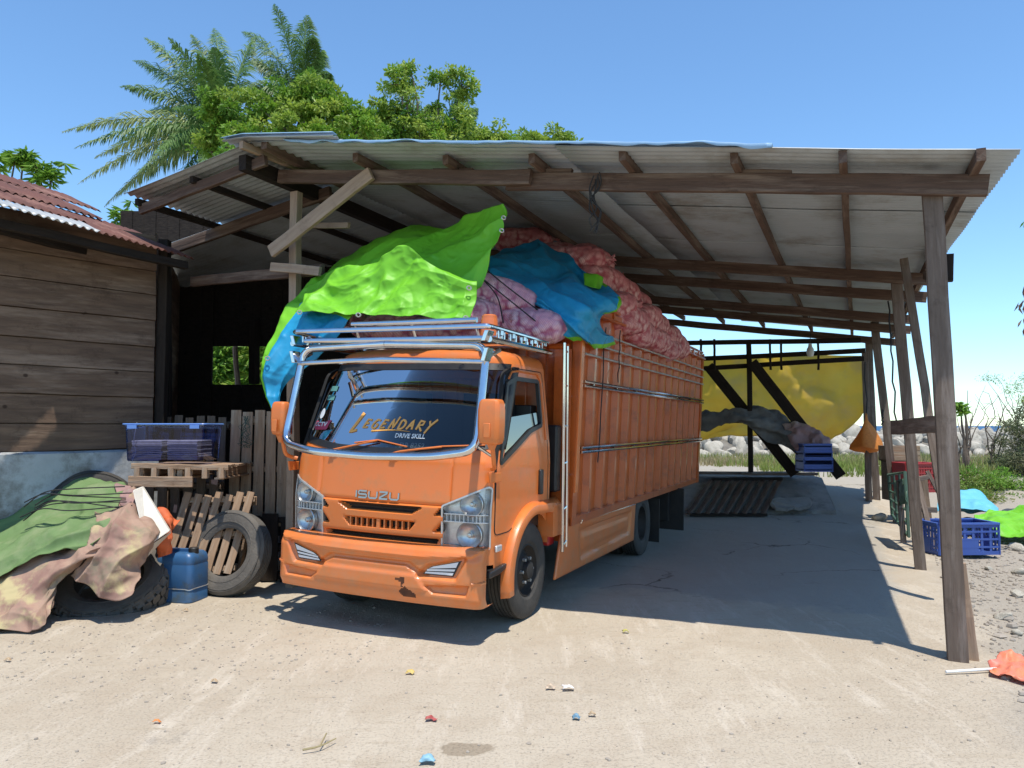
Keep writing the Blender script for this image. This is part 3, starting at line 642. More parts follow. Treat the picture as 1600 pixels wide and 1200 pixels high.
for z in zz:
    W=cW(z);r=cR(z);f=W-r; row=[];inf=[]
    vs=cv(z)+BUL+r
    for k in range(NS): v=CREAR+(vs-CREAR)*k/NS; row.append(cabs(v,z,0,-1)); inf.append(('s',v,z))
    for k in range(NC): a=-(f+r*math.pi/2*(1-k/NC)); row.append(cabf(a,z)); inf.append(('f',a,z))
    for k in range(NF+1):
        a=-f+2*f*k/NF; d,mi=relief(a,z); row.append(cabf(a,z,d)); inf.append(('f',a,z,mi))
    for k in range(NC): a=(f+r*math.pi/2*(k+1)/NC); row.append(cabf(a,z)); inf.append(('f',a,z))
    for k in range(NS): v=vs+(CREAR-vs)*(k+1)/NS; row.append(cabs(v,z,0,1)); inf.append(('s',v,z))
    rows.append(row); info.append(inf)
def skipc(i,j):
    q=info[i][j]
    if q[0]=='f':
        if q[2]>1.35 and pdist(ws_poly,q[1],q[2])>.0: return True
        if abs(q[1])>.5 and q[2]<1.2 and pdist(hp,abs(q[1]),q[2])>.004: return True
        return q[2]<.58 and abs(q[1])<.95
    v,z=q[1],q[2]
    if z>1.25 and pdist(win_poly,v,z)>.0: return True
    return arch(v,z)<.47 or (z<.86 and v>.96+.3) or (z<.53)
def matc(i,j):
    q=info[i][j]; return q[3] if len(q)>3 else 0
cab.grid(rows,matf=matc,skip=skipc)
# roof
top=rows[-1]; c0=Vector((0,.95,0)); RR=[top]
for s_,z in [(.985,2.165),(.955,2.20),(.90,2.225),(.75,2.25),(.5,2.27),(.2,2.28),(.01,2.28)]:
    RR.append([Vector((p.x*s_,c0.y+(p.y-c0.y)*s_,z)) for p in top])
cab.grid(RR)
k=len(rows[0])
cab.add([(-.92,CREAR,.6),(.92,CREAR,.6),(.93,CREAR,1.3),(.845,CREAR,2.12),(.6,CREAR,2.26),(-.6,CREAR,2.26),(-.845,CREAR,2.12),(-.93,CREAR,1.3)],[tuple(range(8))])
cab.sharp=40
tb(cab,'cab_body',[M['paint'],M['slotdark']])
# grille bars
gb=MB()
for k in range(11):
    a=-.27+.54*k/10; gb.box(cabf(a,.838,-.012),(.012,.03,.075))
gb.box(cabf(0,.838,-.002),(.03,.02,.075))
tb(gb,'grille_bars',M['paint'],smooth=False)
# interior
it=MB(); it.box((0,.95,1.0),(1.7,.7,.5)); it.box((0,.50,1.24),(1.66,.42,.22)); it.box((0,1.24,1.45),(1.6,.12,.7)); it.box((.42,1.12,1.62),(.46,.12,.55)); it.box((-.42,1.12,1.62),(.46,.12,.55))
it.lathe([(.19,-.012),(.21,0),(.19,.012),(.175,0),(.19,-.012)],(-.42,.66,1.47),(0,-.6,1),30)
tb(it,'cabin_interior',M['black'],bevel=.02,smooth=False)
lb_=MB()
for k in range(12): lb_.box((-.77+1.54*k/11,1.315,1.72),(.125,.02,.62))
lb_.box((0,1.32,1.72),(1.64,.012,.64)); tb(lb_,'rear_lining',M['paintbody'],smooth=False,bevel=.006)
lb_=MB(); lb_.box((-.80,.95,1.70),(.02,.66,.60)); tb(lb_,'left_light_block',M['black'],smooth=False)  # added dark panel blocking the bright view through the far window
def fan(mb,poly,fn,rings=5,mi=0,c=None):
    cx=sum(p[0] for p in poly)/len(poly) if c is None else c[0]; cy=sum(p[1] for p in poly)/len(poly) if c is None else c[1]
    mb.grid([[fn(cx+(p[0]-cx)*k/rings,cy+(p[1]-cy)*k/rings) for p in poly] for k in [.02]+list(range(1,rings+1))],mi,closeu=True)
def ribbon(mb,poly,w0,w1,fn,off,mi=0,h=0):
    """band round a polygon, from w0 outside to w1 inside"""
    N=len(poly); a=[];b_=[];
    for i in range(N):
        p=Vector(poly[i]); q=(Vector(poly[(i+1)%N])-Vector(poly[i-1])).normalized(); n=Vector((q.y,-q.x))
        a.append(p+n*w0); b_.append(p-n*w1)
    rws=[[fn(x.x,x.y,off-.012) for x in a],[fn(x.x,x.y,off) for x in a],[fn(x.x,x.y,off) for x in b_],[fn(x.x,x.y,off-.03) for x in b_]]
    mb.grid(rws,mi,closeu=True)
dpoly=densify(ws_poly,.05)
m_=MB(); fan(m_,dpoly,lambda a,z:cabf(a,z,.001),14,c=(0,1.75)); wsh=tb(m_,'windshield',M['glass'])
m_=MB(); ribbon(m_,dpoly,.018,.035,cabf,.007); tb(m_,'windshield_seal',M['black'],wsh)
# black surround wrapping onto the pillars
for s_ in (-1,1):
    m_=MB(); m_.grid([[cabf(s_*(.93+(.115)*k/4-.02*(z-1.45)),z,.004) for k in range(5)] for z in [1.44+.66*i/14 for i in range(15)]]); tb(m_,'pillar_cover',M['black'],solid=.003)
m_=MB(); m_.grid([[cabf(-.9+1.8*k/30,z,.004) for k in range(31)] for z in (2.09,2.11,2.12)]); tb(m_,'upper_trim',M['black'],solid=.003)
for s_ in (-1,1):
    wp=densify(win_poly,.05)
    gp_=densify(roundpoly([(.30,1.325),(.93,1.575),(1.185,1.625),(1.185,1.74),(.44,1.68)],.02),.05) if s_>0 else wp
    m_=MB(); fan(m_,gp_,lambda a,z:cabs(a,z,-.012,s_),6,c=(.8,1.60) if s_>0 else (.9,1.72)); wn=tb(m_,'side_window',M['sideglass'])
    m_=MB(); ribbon(m_,wp if s_>0 else wp,.012,.022,lambda a,z,o=0:cabs(a,z,o,s_),.006); tb(m_,'window_seal',M['black'],wn)
    # door outline seam and raised frame
    dp=densify(roundpoly([(.235,.80),(.235,1.30),(.475,2.03),(.62,2.09),(1.275,2.09),(1.285,.92),(.80,.93),(.5,.80)],.05),.05)
    m_=MB(); ribbon(m_,dp,.004,.004,lambda a,z,o=0:cabs(a,z,o,s_),.0015); door=tb(m_,'door',M['dark'])
    m_=MB(); m_.box(cabs(1.10,1.145,.012,s_),(.03,.065,.21)); tb(m_,'door_handle',M['black'],door,bevel=.01)
    m_=MB(); m_.tube([cabs(.56,2.0,.004,s_),cabs(.62,2.055,.006,s_),cabs(.75,2.07,.006,s_),cabs(1.15,2.07,.006,s_),cabs(1.235,2.0,.006,s_),cabs(1.245,1.5,.006,s_)],.009,6); tb(m_,'door_frame_lip',M['paint'],door)
# bumper
bw=[(-.98,.0)]
def bumpf(a,z,off=0):
    W=.925;r=.07; s_=1 if a>=0 else -1; x=abs(a); f=W-r; v0=-.055; B=.05
    if x<=f: u=x; v=v0+B*(x/f)**2.4; n=Vector((s_*2.4*B*x/f/f,-1))
    else:
        t=min((x-f)/r,math.pi/2); u=f+r*math.sin(t); v=v0+B+r*(1-math.cos(t)); n=Vector((s_*math.sin(t),-math.cos(t)))
        if (x-f)/r>math.pi/2: v+=(x-f)-r*math.pi/2
    n.normalize(); v+=.05*smooth(.36,.29,z)*.6+.03*smooth(.62,.70,z); return Vector((s_*u+n.x*off,v+n.y*off,z))
def mir(p): return [(-x,y) for x,y in p][::-1]
fogp=[(.80,.645),(.73,.505),(.44,.505),(.52,.575)]
band=[(-.36,.60),(.36,.60),(.52,.505),(.44,.505),(.33,.565),(-.33,.565),(-.44,.505),(-.52,.505)]
slot2=[(.50,.43),(.84,.455),(.82,.385),(.56,.385)]
upper=[(-.90,.70),(.90,.70),(.86,.66),(.40,.63),(-.40,.63),(-.86,.66)]
def brel(a,z):
    d=0
    for p in (fogp,mir(fogp)):
        q=pdist(p,a,z); d-=.035*smooth(-.03,.002,q)
    d-=.022*smooth(-.006,.012,pdist(band,a,z))
    for p in (slot2,mir(slot2)): d-=.03*smooth(-.012,.01,pdist(p,a,z))
    d+=.022*smooth(-.01,.015,pdist(upper,a,z))
    d+=.014*smooth(-.02,.01,pdist([(-.42,.50),(.42,.50),(.50,.40),(-.50,.40)],a,z))
    return d
bu=MB(); rows=[]; bz=[.29+(.42)*i/46 for i in range(47)]
AL=.855+.07*math.pi/2+.05
for z in bz:
    rows.append([bumpf(a,z+(.0),brel(a,z)) for a in [-AL+2*AL*k/200 for k in range(201)]])
rows[0]=[p+Vector((0,.0,0)) for p in rows[0]]
chip=[(.28,.375),(.34,.41),(.40,.37),(.43,.36),(.43,.335),(.33,.33),(.30,.345)]; crack=[(.255,.47),(.33,.475),(.34,.44),(.315,.42),(.33,.405),(.30,.40),(.305,.44),(.25,.455)]
def bm_(i,j):
    a=-AL+2*AL*(j+.5)/200; z=bz[i]
    return 1 if (inside(chip,a,z) or inside(crack,a,z)) else 0
tp=[[p+Vector((0,.03,.008)) for p in rows[-1]],[p+Vector((0,.16,.008)) if abs(p.x)<.9 else p+Vector((-.1*(1 if p.x>0 else -1),.1,.008)) for p in rows[-1]]]
bot=[[p+Vector((0,.10,.01)) for p in rows[0]]]
bu.grid(bot+rows+tp,matf=lambda i,j: bm_(max(0,min(46,i-1)),j)); bu.sharp=28
bumper=tb(bu,'bumper',[M['paint'],M['rust']])
for s_ in (1,-1):
    fp=[(.775,.632),(.715,.512),(.465,.512),(.53,.568)]; fp=fp if s_>0 else mir(fp)
    m_=MB(); fan(m_,densify(fp,.04),lambda a,z:bumpf(a,z,-.030),3); fg=tb(m_,'fog_lamp',M['black'],bumper)
    m_=MB()
    for p in ([(.755,.622),(.735,.580),(.515,.556),(.555,.575)],[(.730,.568),(.722,.552),(.50,.538),(.505,.552)],[(.718,.542),(.708,.522),(.485,.520),(.492,.532)]):
        p=p if s_>0 else mir(p); fan(m_,densify(p,.04),lambda a,z:bumpf(a,z,-.024),2)
    tb(m_,'lamp_strip',M['lampwhite'],fg)
    m_=MB(); m_.tube([bumpf(s_*(AL-.15),.475,.002),bumpf(s_*(AL-.08),.478,.004),bumpf(s_*(AL-.02),.478,.002)],.012,6); tb(m_,'bumper_lug',M['paint'],bumper)
# headlights: recessed housing, concave bowls, clear cover
for s_ in (1,-1):
    poly=densify(hp if s_>0 else mir(hp),.03)
    m_=MB(); m_.grid([[cabf(a,z,.004) for a,z in poly],[cabf(a*1.0,z,-.055) for a,z in poly]],closeu=True); fan(m_,poly,lambda a,z:cabf(a,z,-.055),5); hlt=tb(m_,'headlight',M['reflector'])
    m_=MB()
    for (a,z,r) in ((.78,1.03,.088),(.765,.80,.098)):
        p=cabf(s_*a,z,-.012); n=(cabf(s_*a,z,.1)-p); n.normalize()
        m_.lathe([(r*1.04,-.035),(r*1.04,0),(r*.98,.004),(r*.92,-.004),(r*.75,-.022),(r*.5,-.034),(r*.25,-.04),(.001,-.04)],p,n,32)
        m_.lathe([(r*.22,-.038),(r*.22,-.012),(r*.14,-.004),(.001,-.002)],p,n,18)
    tb(m_,'reflector',M['bowl'],hlt)
    m_=MB()
    for k in range(10):
        a=s_*(.585+.31*k/9); p=cabf(a,.925,-.03); m_.box(p,(.007,.03,.05))
    for z0,z1 in ((.893,.900),(.950,.957)): m_.grid([[cabf(s_*(.565+.355*k/10),z,q) for k in range(11)] for z,q in ((z0,-.05),(z0,-.002),(z1,-.002),(z1,-.05))])
    tb(m_,'lamp_divider',M['lampwhite'],hlt)
    m_=MB(); ribbon(m_,poly,.006,.007,cabf,.010); tb(m_,'lamp_trim',M['steel'],hlt)
    m_=MB(); fan(m_,poly,lambda a,z:cabf(a,z,.008),4); tb(m_,'lens',M['lens'],hlt)
    m_=MB(); m_.box(cabs(.285,.70,.012,s_),(.02,.10,.05)); tb(m_,'side_marker',M['reflector'],bevel=.008)
# corner bevel block below mirror / vent fairing
for s_ in (1,-1):
    m_=MB(); m_.prism([cabs(.10,1.28,.0,s_),cabs(.28,1.27,.012,s_),cabs(.29,1.20,.012,s_),cabs(.12,1.20,.0,s_)],(s_*.012,-.006,0)); tb(m_,'corner_fairing',M['paint'],bevel=.005)
# brand lettering
def strokes_mb(mb,strokes,fn,wd,h=.006,off=.004):
    for st in strokes:
        st=[Vector(p) for p in st]; N=len(st)
        L_=[];Rr=[]
        for i in range(N):
            d=(st[min(i+1,N-1)]-st[max(i-1,0)]).normalized(); n=Vector((-d.y,d.x))
            wq=wd(i/(N-1)) if callable(wd) else wd
            L_.append(st[i]+n*wq/2); Rr.append(st[i]-n*wq/2)
        mb.grid([[fn(p.x,p.y,0) for p in L_],[fn(p.x,p.y,off+h) for p in L_],[fn(p.x,p.y,off+h) for p in Rr],[fn(p.x,p.y,0) for p in Rr]])
        for e in (0,N-1): mb.add([fn(L_[e].x,L_[e].y,0),fn(L_[e].x,L_[e].y,off+h),fn(Rr[e].x,Rr[e].y,off+h),fn(Rr[e].x,Rr[e].y,0)],[(0,1,2,3)])
ISU={'I':([[(.5,0),(.5,1)]],.35),'S':([[(1,.98),(.12,.98),(0,.86),(0,.60),(.12,.5),(.88,.5),(1,.40),(1,.12),(.88,0),(0,0)]],1.15),
 'U':([[(0,1),(0,.15),(.15,0),(.85,0),(1,.15),(1,1)]],1.15),'Z':([[(0,1),(1,1),(.95,.85),(.05,.15),(0,0),(1,0)]],1.15)}
m_=MB(); x=-.222; H_=.052; 
for ch,wd_ in zip('ISUZU',(.022,.088,.088,.088,.088)):
    st=[[(x+p[0]*wd_*.86,1.032+p[1]*H_) for p in s_] for s_ in ISU[ch][0]]
    strokes_mb(m_,st,lambda a,z,o:cabf(a,z,o),.0125,.006); x+=wd_+.010
M['badge']=mat('badge_metal',(.42,.41,.40),.28,1)
tb(m_,'brand_lettering',M['badge'],smooth=False)
LG={'L':[[(.35,1.35),(.12,.4),(-.05,-.15),(.55,.02)]],'E':[[(.8,.85),(.2,.9),(.02,.05),(.68,.12)],[(.12,.48),(.6,.52)]],'G':[[(.85,.8),(.4,.9),(.05,.5),(.1,.08),(.6,.05),(.75,.42),(.45,.42)]],
 'N':[[(.02,0),(.15,.9),(.62,.05),(.82,1.15)]],'D':[[(.1,0),(.12,.9),(.7,.75),(.8,.35),(.55,.05),(.05,.03)]],'A':[[(0,0),(.42,.95),(.75,0)],[(.15,.35),(.68,.4)]],
 'R':[[(.05,0),(.12,.9),(.7,.8),(.65,.5),(.15,.42),(.85,-.15)]],'Y':[[(.05,.9),(.38,.45)],[(.95,1.05),(.38,.4),(.12,-.35)]]}
m_=MB(); x=-.385
for i,ch in enumerate('LEGENDARY'):
    h=.078; wd_=.066; zz0=1.575
    if i==0: h=.105; wd_=.10; zz0=1.555
    if ch=='N': h=.085
    for st in LG[ch]:
        q=[Vector((x+p[0]*wd_+p[1]*h*.32,zz0+p[1]*h)) for p in st]; q=[interp([Vector((a.x,a.y,0)) for a in q],k/12) for k in range(13)] if ch in 'GD' else densify([(a.x,a.y) for a in q],.02,False)
        q=[(a[0],a[1]) for a in q]
        strokes_mb(m_,[q],lambda a,z,o:cabf(a,z,o),(lambda t:.030-.010*t) if i==0 else (lambda t:.0175-.006*abs(t-.4)),.0008,.0065)
    x+=wd_*(1.15 if i else 1.0)+.008
strokes_mb(m_,[[(-.18+.36*k/12,1.553+.012*math.sin(k/12*3.1)+.004*k/12) for k in range(13)]],lambda a,z,o:cabf(a,z,o),lambda t:.014*(1-t)+.002,.0008,.0065)
tb(m_,'legendary_lettering',M['otext'],wsh,roll=True,smooth=False)
def textmb(s,size,x0,y0,fn,shear=0,bold=0,xscale=1):
    cu=bpy.data.curves.new('t','FONT'); cu.body=s; cu.size=size; cu.offset=bold; cu.resolution_u=2
    o=bpy.data.objects.new('t',cu); COL.objects.link(o); dg=bpy.context.evaluated_depsgraph_get(); me=bpy.data.meshes.new_from_object(o.evaluated_get(dg))
    mb=MB(); mb.add([fn(x0+v.co.x*xscale+v.co.y*shear,y0+v.co.y) for v in me.vertices],[tuple(p.vertices) for p in me.polygons])
    bpy.data.objects.remove(o); bpy.data.meshes.remove(me); return mb
m_=textmb('DRIVE SKILL',.048,.06,1.508,lambda a,z:cabf(a,z,.0075),bold=.0012,xscale=1.05); tb(m_,'drive_skill_lettering',M['wtext'],wsh,smooth=False)
# plate and papers on the dashboard behind the glass
m_=MB(); m_.box((.26,.20,1.435),(.42,.006,.03)); pl=tb(m_,'dash_plate',M['plate'],smooth=False)
m_=textmb('DB 8252',.055,.10,1.432,lambda a,z:cabf(a,z,-.03),bold=.001,xscale=1.15); tb(m_,'plate_number',M['wtext'],pl,smooth=False)
m_=MB(); fan(m_,[(-.775+.032*math.cos(t/16*6.283),1.685+.045*math.sin(t/16*6.283)) for t in range(16)],lambda a,z:cabf(a,z,.006),2); tb(m_,'round_sticker',M['sticker'],wsh,smooth=False)
m_=MB(); fan(m_,roundpoly([(-.84,1.62),(-.84,1.57),(-.80,1.545),(-.66,1.55),(-.65,1.60),(-.63,1.63)],.01),lambda a,z:cabf(a,z,.006),2); stk=tb(m_,'oval_sticker',M['pink'],wsh,smooth=False)
m_=textmb('CCTV',.05,-.825,1.578,lambda a,z:cabf(a,z,.0080),bold=.0015,xscale=1.15); tb(m_,'sticker_text',M['wtext'],wsh,smooth=False)
for z in (1.80,1.88):
    m_=MB(); m_.grid([[cabf(a,z+dz,.006) for a in (-.79,-.74,-.69)] for dz in (0,.045)]); tb(m_,'square_sticker',M['sticker2'],wsh,smooth=False)
# wipers
for (a0,a1,z1,a2,z2) in ((-.50,-.08,1.485,.20,1.452),(.10,.50,1.455,.83,1.485)):
    m_=MB(); pts=[cabf(a0,1.385,.03),cabf(a0+.1,1.41,.035),cabf(a1,z1-.005,.03)]
    m_.tube([interp(pts,k/8) for k in range(9)],.011,6,r2=.006)
    m_.tube([cabf(a1-.22,z1-.03,.016),cabf(a1,z1,.02),cabf(a2,z2-.01,.016)],.0065,5); m_.box(cabf(a0,1.37,.02),(.05,.03,.02)); tb(m_,'wiper',M['paint'])
# chrome guard loop
def rp3(pts,r,n=6):
    pts=[Vector(p) for p in pts]; out=[pts[0]]
    for i in range(1,len(pts)-1):
        p=pts[i]; a=pts[i-1]-p; b_=pts[i+1]-p; ra=min(r,a.length*.45,b_.length*.45); A=p+a.normalized()*ra; B=p+b_.normalized()*ra
        for k in range(n+1): t=k/n; out.append(A*(1-t)**2+p*2*t*(1-t)+B*t*t)
    out.append(pts[-1]); return out
gu=MB()
loop=[(0,.10,2.245),(-.86,.16,2.225),(-.885,-.02,1.44),(-.55,-.10,1.385),(0,-.125,1.368),(.55,-.10,1.385),(.885,-.02,1.44),(.86,.16,2.225),(0,.10,2.245)]
gu.tube(rp3(loop,.12),.032,12); 
gu.tube([(-.86,.115,2.10),(0,.055,2.12),(.86,.115,2.10)],.022,10)
for s_ in (-1,1): gu.tube([(s_*.885,-.0,1.47),(s_*.93,.14,1.40)],.012,8); gu.tube([(s_*.87,.13,2.13),(s_*.90,.30,2.20)],.018,8)
guard=tb(gu,'windshield_guard',M['chrome'])
for s_ in (-1,1):
    for z0,z1 in ((2.10,2.20),(2.25,2.33)):
        br=MB(); br.hexa([Vector((s_*.88+a*.018+ (s_*.03 if c>0 else 0),.10+b_*.05,z0 if c<0 else z1)) for a in (-1,1) for b_ in (-1,1) for c in (-1,1)]); tb(br,'guard_bracket',M['chrome'],guard,smooth=False,bevel=.004)
# roof rack
rk=MB(); zt,zl2=2.36,2.27
rk.tube(rp3([(-.90,1.2,zl2+.03),(-.90,.06,zt),(.92,.06,zt),(.92,1.22,zl2+.08)],.05),.02,10)
rk.tube([(-.80,.10,2.285),(.86,.10,2.275)],.020,10)
rk.tube(rp3([(.92,.08,2.265),(.93,1.28,2.265)],.05),.024,8); rk.tube([(-.92,.08,2.265),(-.93,1.28,2.265)],.024,8)
for s_ in (-1,1):
    for k in range(9):
        v=.22+.11*k; rk.box((s_*.92,v,2.315),(.014,.02,.09))
        if k%2==0: rk.box((s_*.92,v+.05,2.33),(.03,.05,.035))
for v in (.3,.55,.8,1.05): rk.tube([(-.92,v,2.30),(.92,v,2.30)],.014,6)
rk.tube([(-.42,.22,2.43),(.74,.22,2.43)],.021,10)
for x in (-.40,.15,.72): rk.tube([(x,.22,2.43),(x,.30,2.31)],.012,6)
tb(rk,'roof_rack',M['chrome'])
m_=MB(); m_.lathe([(0,.14),(.05,.14),(.062,.13),(.065,.10),(.068,.095),(.070,0),(.075,-.01),(.075,-.05),(0,-.05)],(.68,.56,2.375),(0,0,1),28); tb(m_,'beacon',M['amber'])
m_=MB(); m_.box((.68,.56,2.31),(.1,.1,.06)); tb(m_,'beacon_base',M['black'])
# mirrors
for s_ in (1,-1):
    c=Vector((s_*(1.06 if s_>0 else .965),-.12 if s_>0 else .04,1.655 if s_>0 else 1.635)); m_=MB(); rows=[]
    for k,(q,sc) in enumerate([(-.16,.55),(-.15,.85),(-.11,.96),(-.02,1),(.08,1.0),(.13,.93),(.155,.8),(.16,.55)]):
        poly=[(-.085,-.07),(-.06,-.09),(.06,-.09),(.085,-.07),(.085,.03),(.06,.045),(-.06,.045),(-.085,.03)]
        ks=1 if s_>0 else .82; rows.append([c+Vector((x*sc*ks,y*sc*ks,q*(ks+.05 if s_<0 else 1))) for x,y in poly])
    m_.grid(rows,closeu=True); m_.add(rows[0],[tuple(range(8))[::-1]]); m_.add(rows[-1],[tuple(range(8))]); m_.sharp=25
    mr=tb(m_,'mirror',M['paint'],bevel=.008)
    m_=MB(); m_.tube(rp3([c+Vector((0,0,-.14)),c+Vector((-s_*.005,.05,-.30)),(s_*.95,.16,1.31),(s_*.915,.19,1.30)],.06),.017,8); m_.tube([c+Vector((0,.0,-.14)),c+Vector((-s_*.0,.0,-.20))],.045,8,r2=.02); tb(m_,'mirror_arm',M['paint'],mr)
    m_=MB(); m_.box(c+Vector((0,.048,0)),(.14,.006,.26)); tb(m_,'mirror_glass',M['chrome'],mr)
    m_=MB(); m_.box(c+Vector((0,-.093,-.06)),(.05,.008,.10)); tb(m_,'mirror_cap',M['paint'],mr,bevel=.006)
# fender flares
for s_ in (1,-1):
    m_=MB(); rows=[]
    for k in range(30):
        t=R(198-(198-0)*k/29) if 0 else None
        if k<22:
            ang=R(192-112*k/21); r0=.475; p=Vector((0,.96+r0*math.cos(ang),.42+r0*math.sin(ang))); q=Vector((0,.96+(r0+.11)*math.cos(ang),.42+(r0+.10)*math.sin(ang)))
        else:
            f=(k-21)/8; v=.96+.475*math.cos(R(80))+(1.50-1.04)*f; p=Vector((0,v,.888-.10*f**3*1.0)); q=Vector((0,v,.985))
        w_=.93; 
        rows.append([Vector((s_*(w_-.06),p.y,p.z)),Vector((s_*(w_+.055),p.y,p.z)),Vector((s_*(w_+.062),(p.y*.8+q.y*.2),(p.z*.8+q.z*.2))),Vector((s_*(w_+.05),(p.y*.3+q.y*.7),(p.z*.3+q.z*.7))),Vector((s_*(w_-.01),q.y,q.z))])
    m_.grid(rows); m_.sharp=45
    m_.hexa([Vector((s_*(.99 if a>0 else .85),b_,c)) for a in (-1,1) for b_ in (1.28,1.50) for c in (.66,.93)])
    ff_=tb(m_,'fender_flare',M['paint'],solid=.004)
    m_=MB(); m_.prism([(s_*.945,.14,.545),(s_*.955,.46,.575),(s_*.955,.46,.54),(s_*.945,.30,.50),(s_*.945,.14,.495)],(-s_*.12,0,0)); tb(m_,'step',M['black'],bevel=.01,smooth=False)
    m_=MB(); m_.box((s_*.82,1.42,.72),(.22,.05,.20)); m_.box((s_*.83,1.44,.62),(.18,.14,.12)); tb(m_,'splash_guard',M['red'],bevel=.02,smooth=False)
# wheels
def wheel(u,v,s_,dual=False):
    t_w=.215; R_=.395
    prof=[(.215,-.085),(.24,-.105),(.30,-.112),(.355,-.108),(.383,-.095),(R_,-.080)]
    for k in range(5):
        a=-.080+.032*k+.012; 
        prof+=[(R_,a),(R_-.012,a+.003),(R_-.012,a+.009),(R_,a+.012)] if k<5 else []
    prof+=[(R_,.085),(.383,.098),(.355,.108),(.30,.112),(.24,.105),(.215,.085)]
    m_=MB(); 
    for off in ((0,-s_*.25) if dual else (0,)): m_.lathe([(r,h) for r,h in prof],(u+off,v,R_),(1,0,0),56)
    m_.sharp=30
    ty=m_.build('wheel',M['rubber'],truck)
    m_=MB(); 
    if not dual: pr=[(.218,.088),(.205,.092),(.195,.06),(.17,.03),(.14,.045),(.115,.075),(.08,.08),(.07,.12),(.03,.13),(.001,.13)]
    else: pr=[(.218,.088),(.205,.092),(.195,.04),(.17,-.02),(.14,-.05),(.115,-.06),(.08,-.06),(.07,.02),(.03,.03),(.001,.03)]
    m_.lathe([(r,h*s_) for r,h in pr],(u,v,R_),(1,0,0),40); m_.build('rim',M['chassis'],ty)
    m_=MB()
    for k in range(6):
        a=k*math.pi/3; p=Vector((u+s_*(.075 if not dual else -.05),v+.105*math.cos(a),R_+.105*math.sin(a))); m_.lathe([(.014,0),(.014,s_*.028),(.001,s_*.03)],p,(1,0,0),6)
    m_.build('wheel_nuts',M['steel'],ty)
for s_ in (1,-1): wheel(s_*.80,.96,s_); wheel(s_*.86,4.42,s_,True)
# chassis
m_=MB()
for s_ in (1,-1): m_.box((s_*.38,3.9,.66),(.07,7.0,.16))
for v in (1.8,2.8,3.6,5.2,6.2,7.2): m_.box((0,v,.66),(.76,.08,.12))
m_.box((0,.96,.42),(1.5,.12,.10)); m_.box((0,4.42,.42),(1.5,.14,.14)); m_.lathe([(.001,-.16),(.14,-.13),(.17,0),(.14,.13),(.001,.16)],(0,4.42,.42),(0,1,0),20); m_.box((0,1.0,.75),(1.0,.9,.35)); m_.box((0,1.45,1.2),(1.2,.12,.9))
m_.box((0,.25,.52),(1.5,.3,.25))
m_.build('chassis',M['chassis'],truck,smooth=False)
# soft wheel wells
for s_ in (1,-1):
    m_=MB(); m_.box((s_*.88,5.05,.38),(.28,.02,.56)); tb(m_,'mud_flap',M['chassis'],smooth=False); m_=MB(); m_.box((s_*.85,6.2,.42),(.5,.04,.60)); tb(m_,'mud_flap',M['chassis'],smooth=False)
    m_=MB(); m_.box((s_*.65,6.35,.46),(.5,.5,.42)); tb(m_,'tool_box',M['chassis'],smooth=False,bevel=.01)
    # black box behind the cab
    m_=MB(); m_.box((s_*.88,1.50,1.33),(.14,.12,.60)); tb(m_,'air_intake',M['black'],bevel=.02,smooth=False)
    # lower side skirt with relief
    poly=[(1.48,.73),(3.96,.70),(3.90,.30),(1.62,.28),(1.33,.30)]
    sk_=MB(); rows=[]
    inn=[(1.95,.66),(3.80,.645),(3.72,.375),(2.02,.345)]
    for i in range(24):
        z=.28+(.45)*i/23; vlo=1.34+(.17)*(i/23); vhi=3.90+.07*(i/23)
        rows.append([Vector((s_*(.985+.0-.018*smooth(-.0,.02,pdist(inn,v,z))+.010*smooth(.07,.10,pdist(inn,v,z))),v,z)) for v in [vlo+(vhi-vlo)*k/90 for k in range(91)]])
    sk_.grid(rows); skm=tb(sk_,'side_skirt',M['paint'],solid=.02)
    m_=MB(); m_.tube([(s_*1.0,1.8,.715),(s_*1.0,3.9,.70)],.008,6); m_.tube([(s_*1.0,1.98,.70),(s_*1.012,1.98,.725),(s_*1.0,2.04,.73)],.01,6); tb(m_,'hinge_rail',M['chrome'],skm)
# cargo box
BV0,BV1,BZ0,BZ1=1.66,7.70,.71,2.78
def bs(v,z,off,s_): return Vector((s_*(1.0+.065*(z-BZ0)/(BZ1-BZ0)+off),v,z))
box=MB(); PW=(BV1-.12-BV0-.10)/14
def prof_side():
    pts=[]
    for k in range(14):
        a=BV0+.10+k*PW
        pts+=[(a,0.0),(a+PW*.13,0.0),(a+PW*.17,-.062),(a+PW*.93,-.062),(a+PW*.995,-.004)]
    pts.append((BV1-.12,0)); return pts
PS=prof_side()
for s_ in (1,-1):
    box.grid([[bs(v,z,d+.004*noise.noise(Vector((v*2,z*3,0))),s_) for v,d in PS] for z in [BZ0+.06+(BZ1-.12-BZ0)*i/14 for i in range(15)]])
    for z0,z1,o1 in ((BZ0,BZ0+.07,.012),(BZ1-.07,BZ1,.02)):
        box.hexa([bs(v,z,(o1 if a>0 else -.05),s_) for a in (-1,1) for v in (BV0,BV1) for z in (z0,z1)])
    for va,vb_ in ((BV0,BV0+.11),(BV1-.12,BV1)):
        box.hexa([bs(v,z,(.022 if a>0 else -.05),s_) for a in (-1,1) for v in (va,vb_) for z in (BZ0+.0,BZ1-.07)])
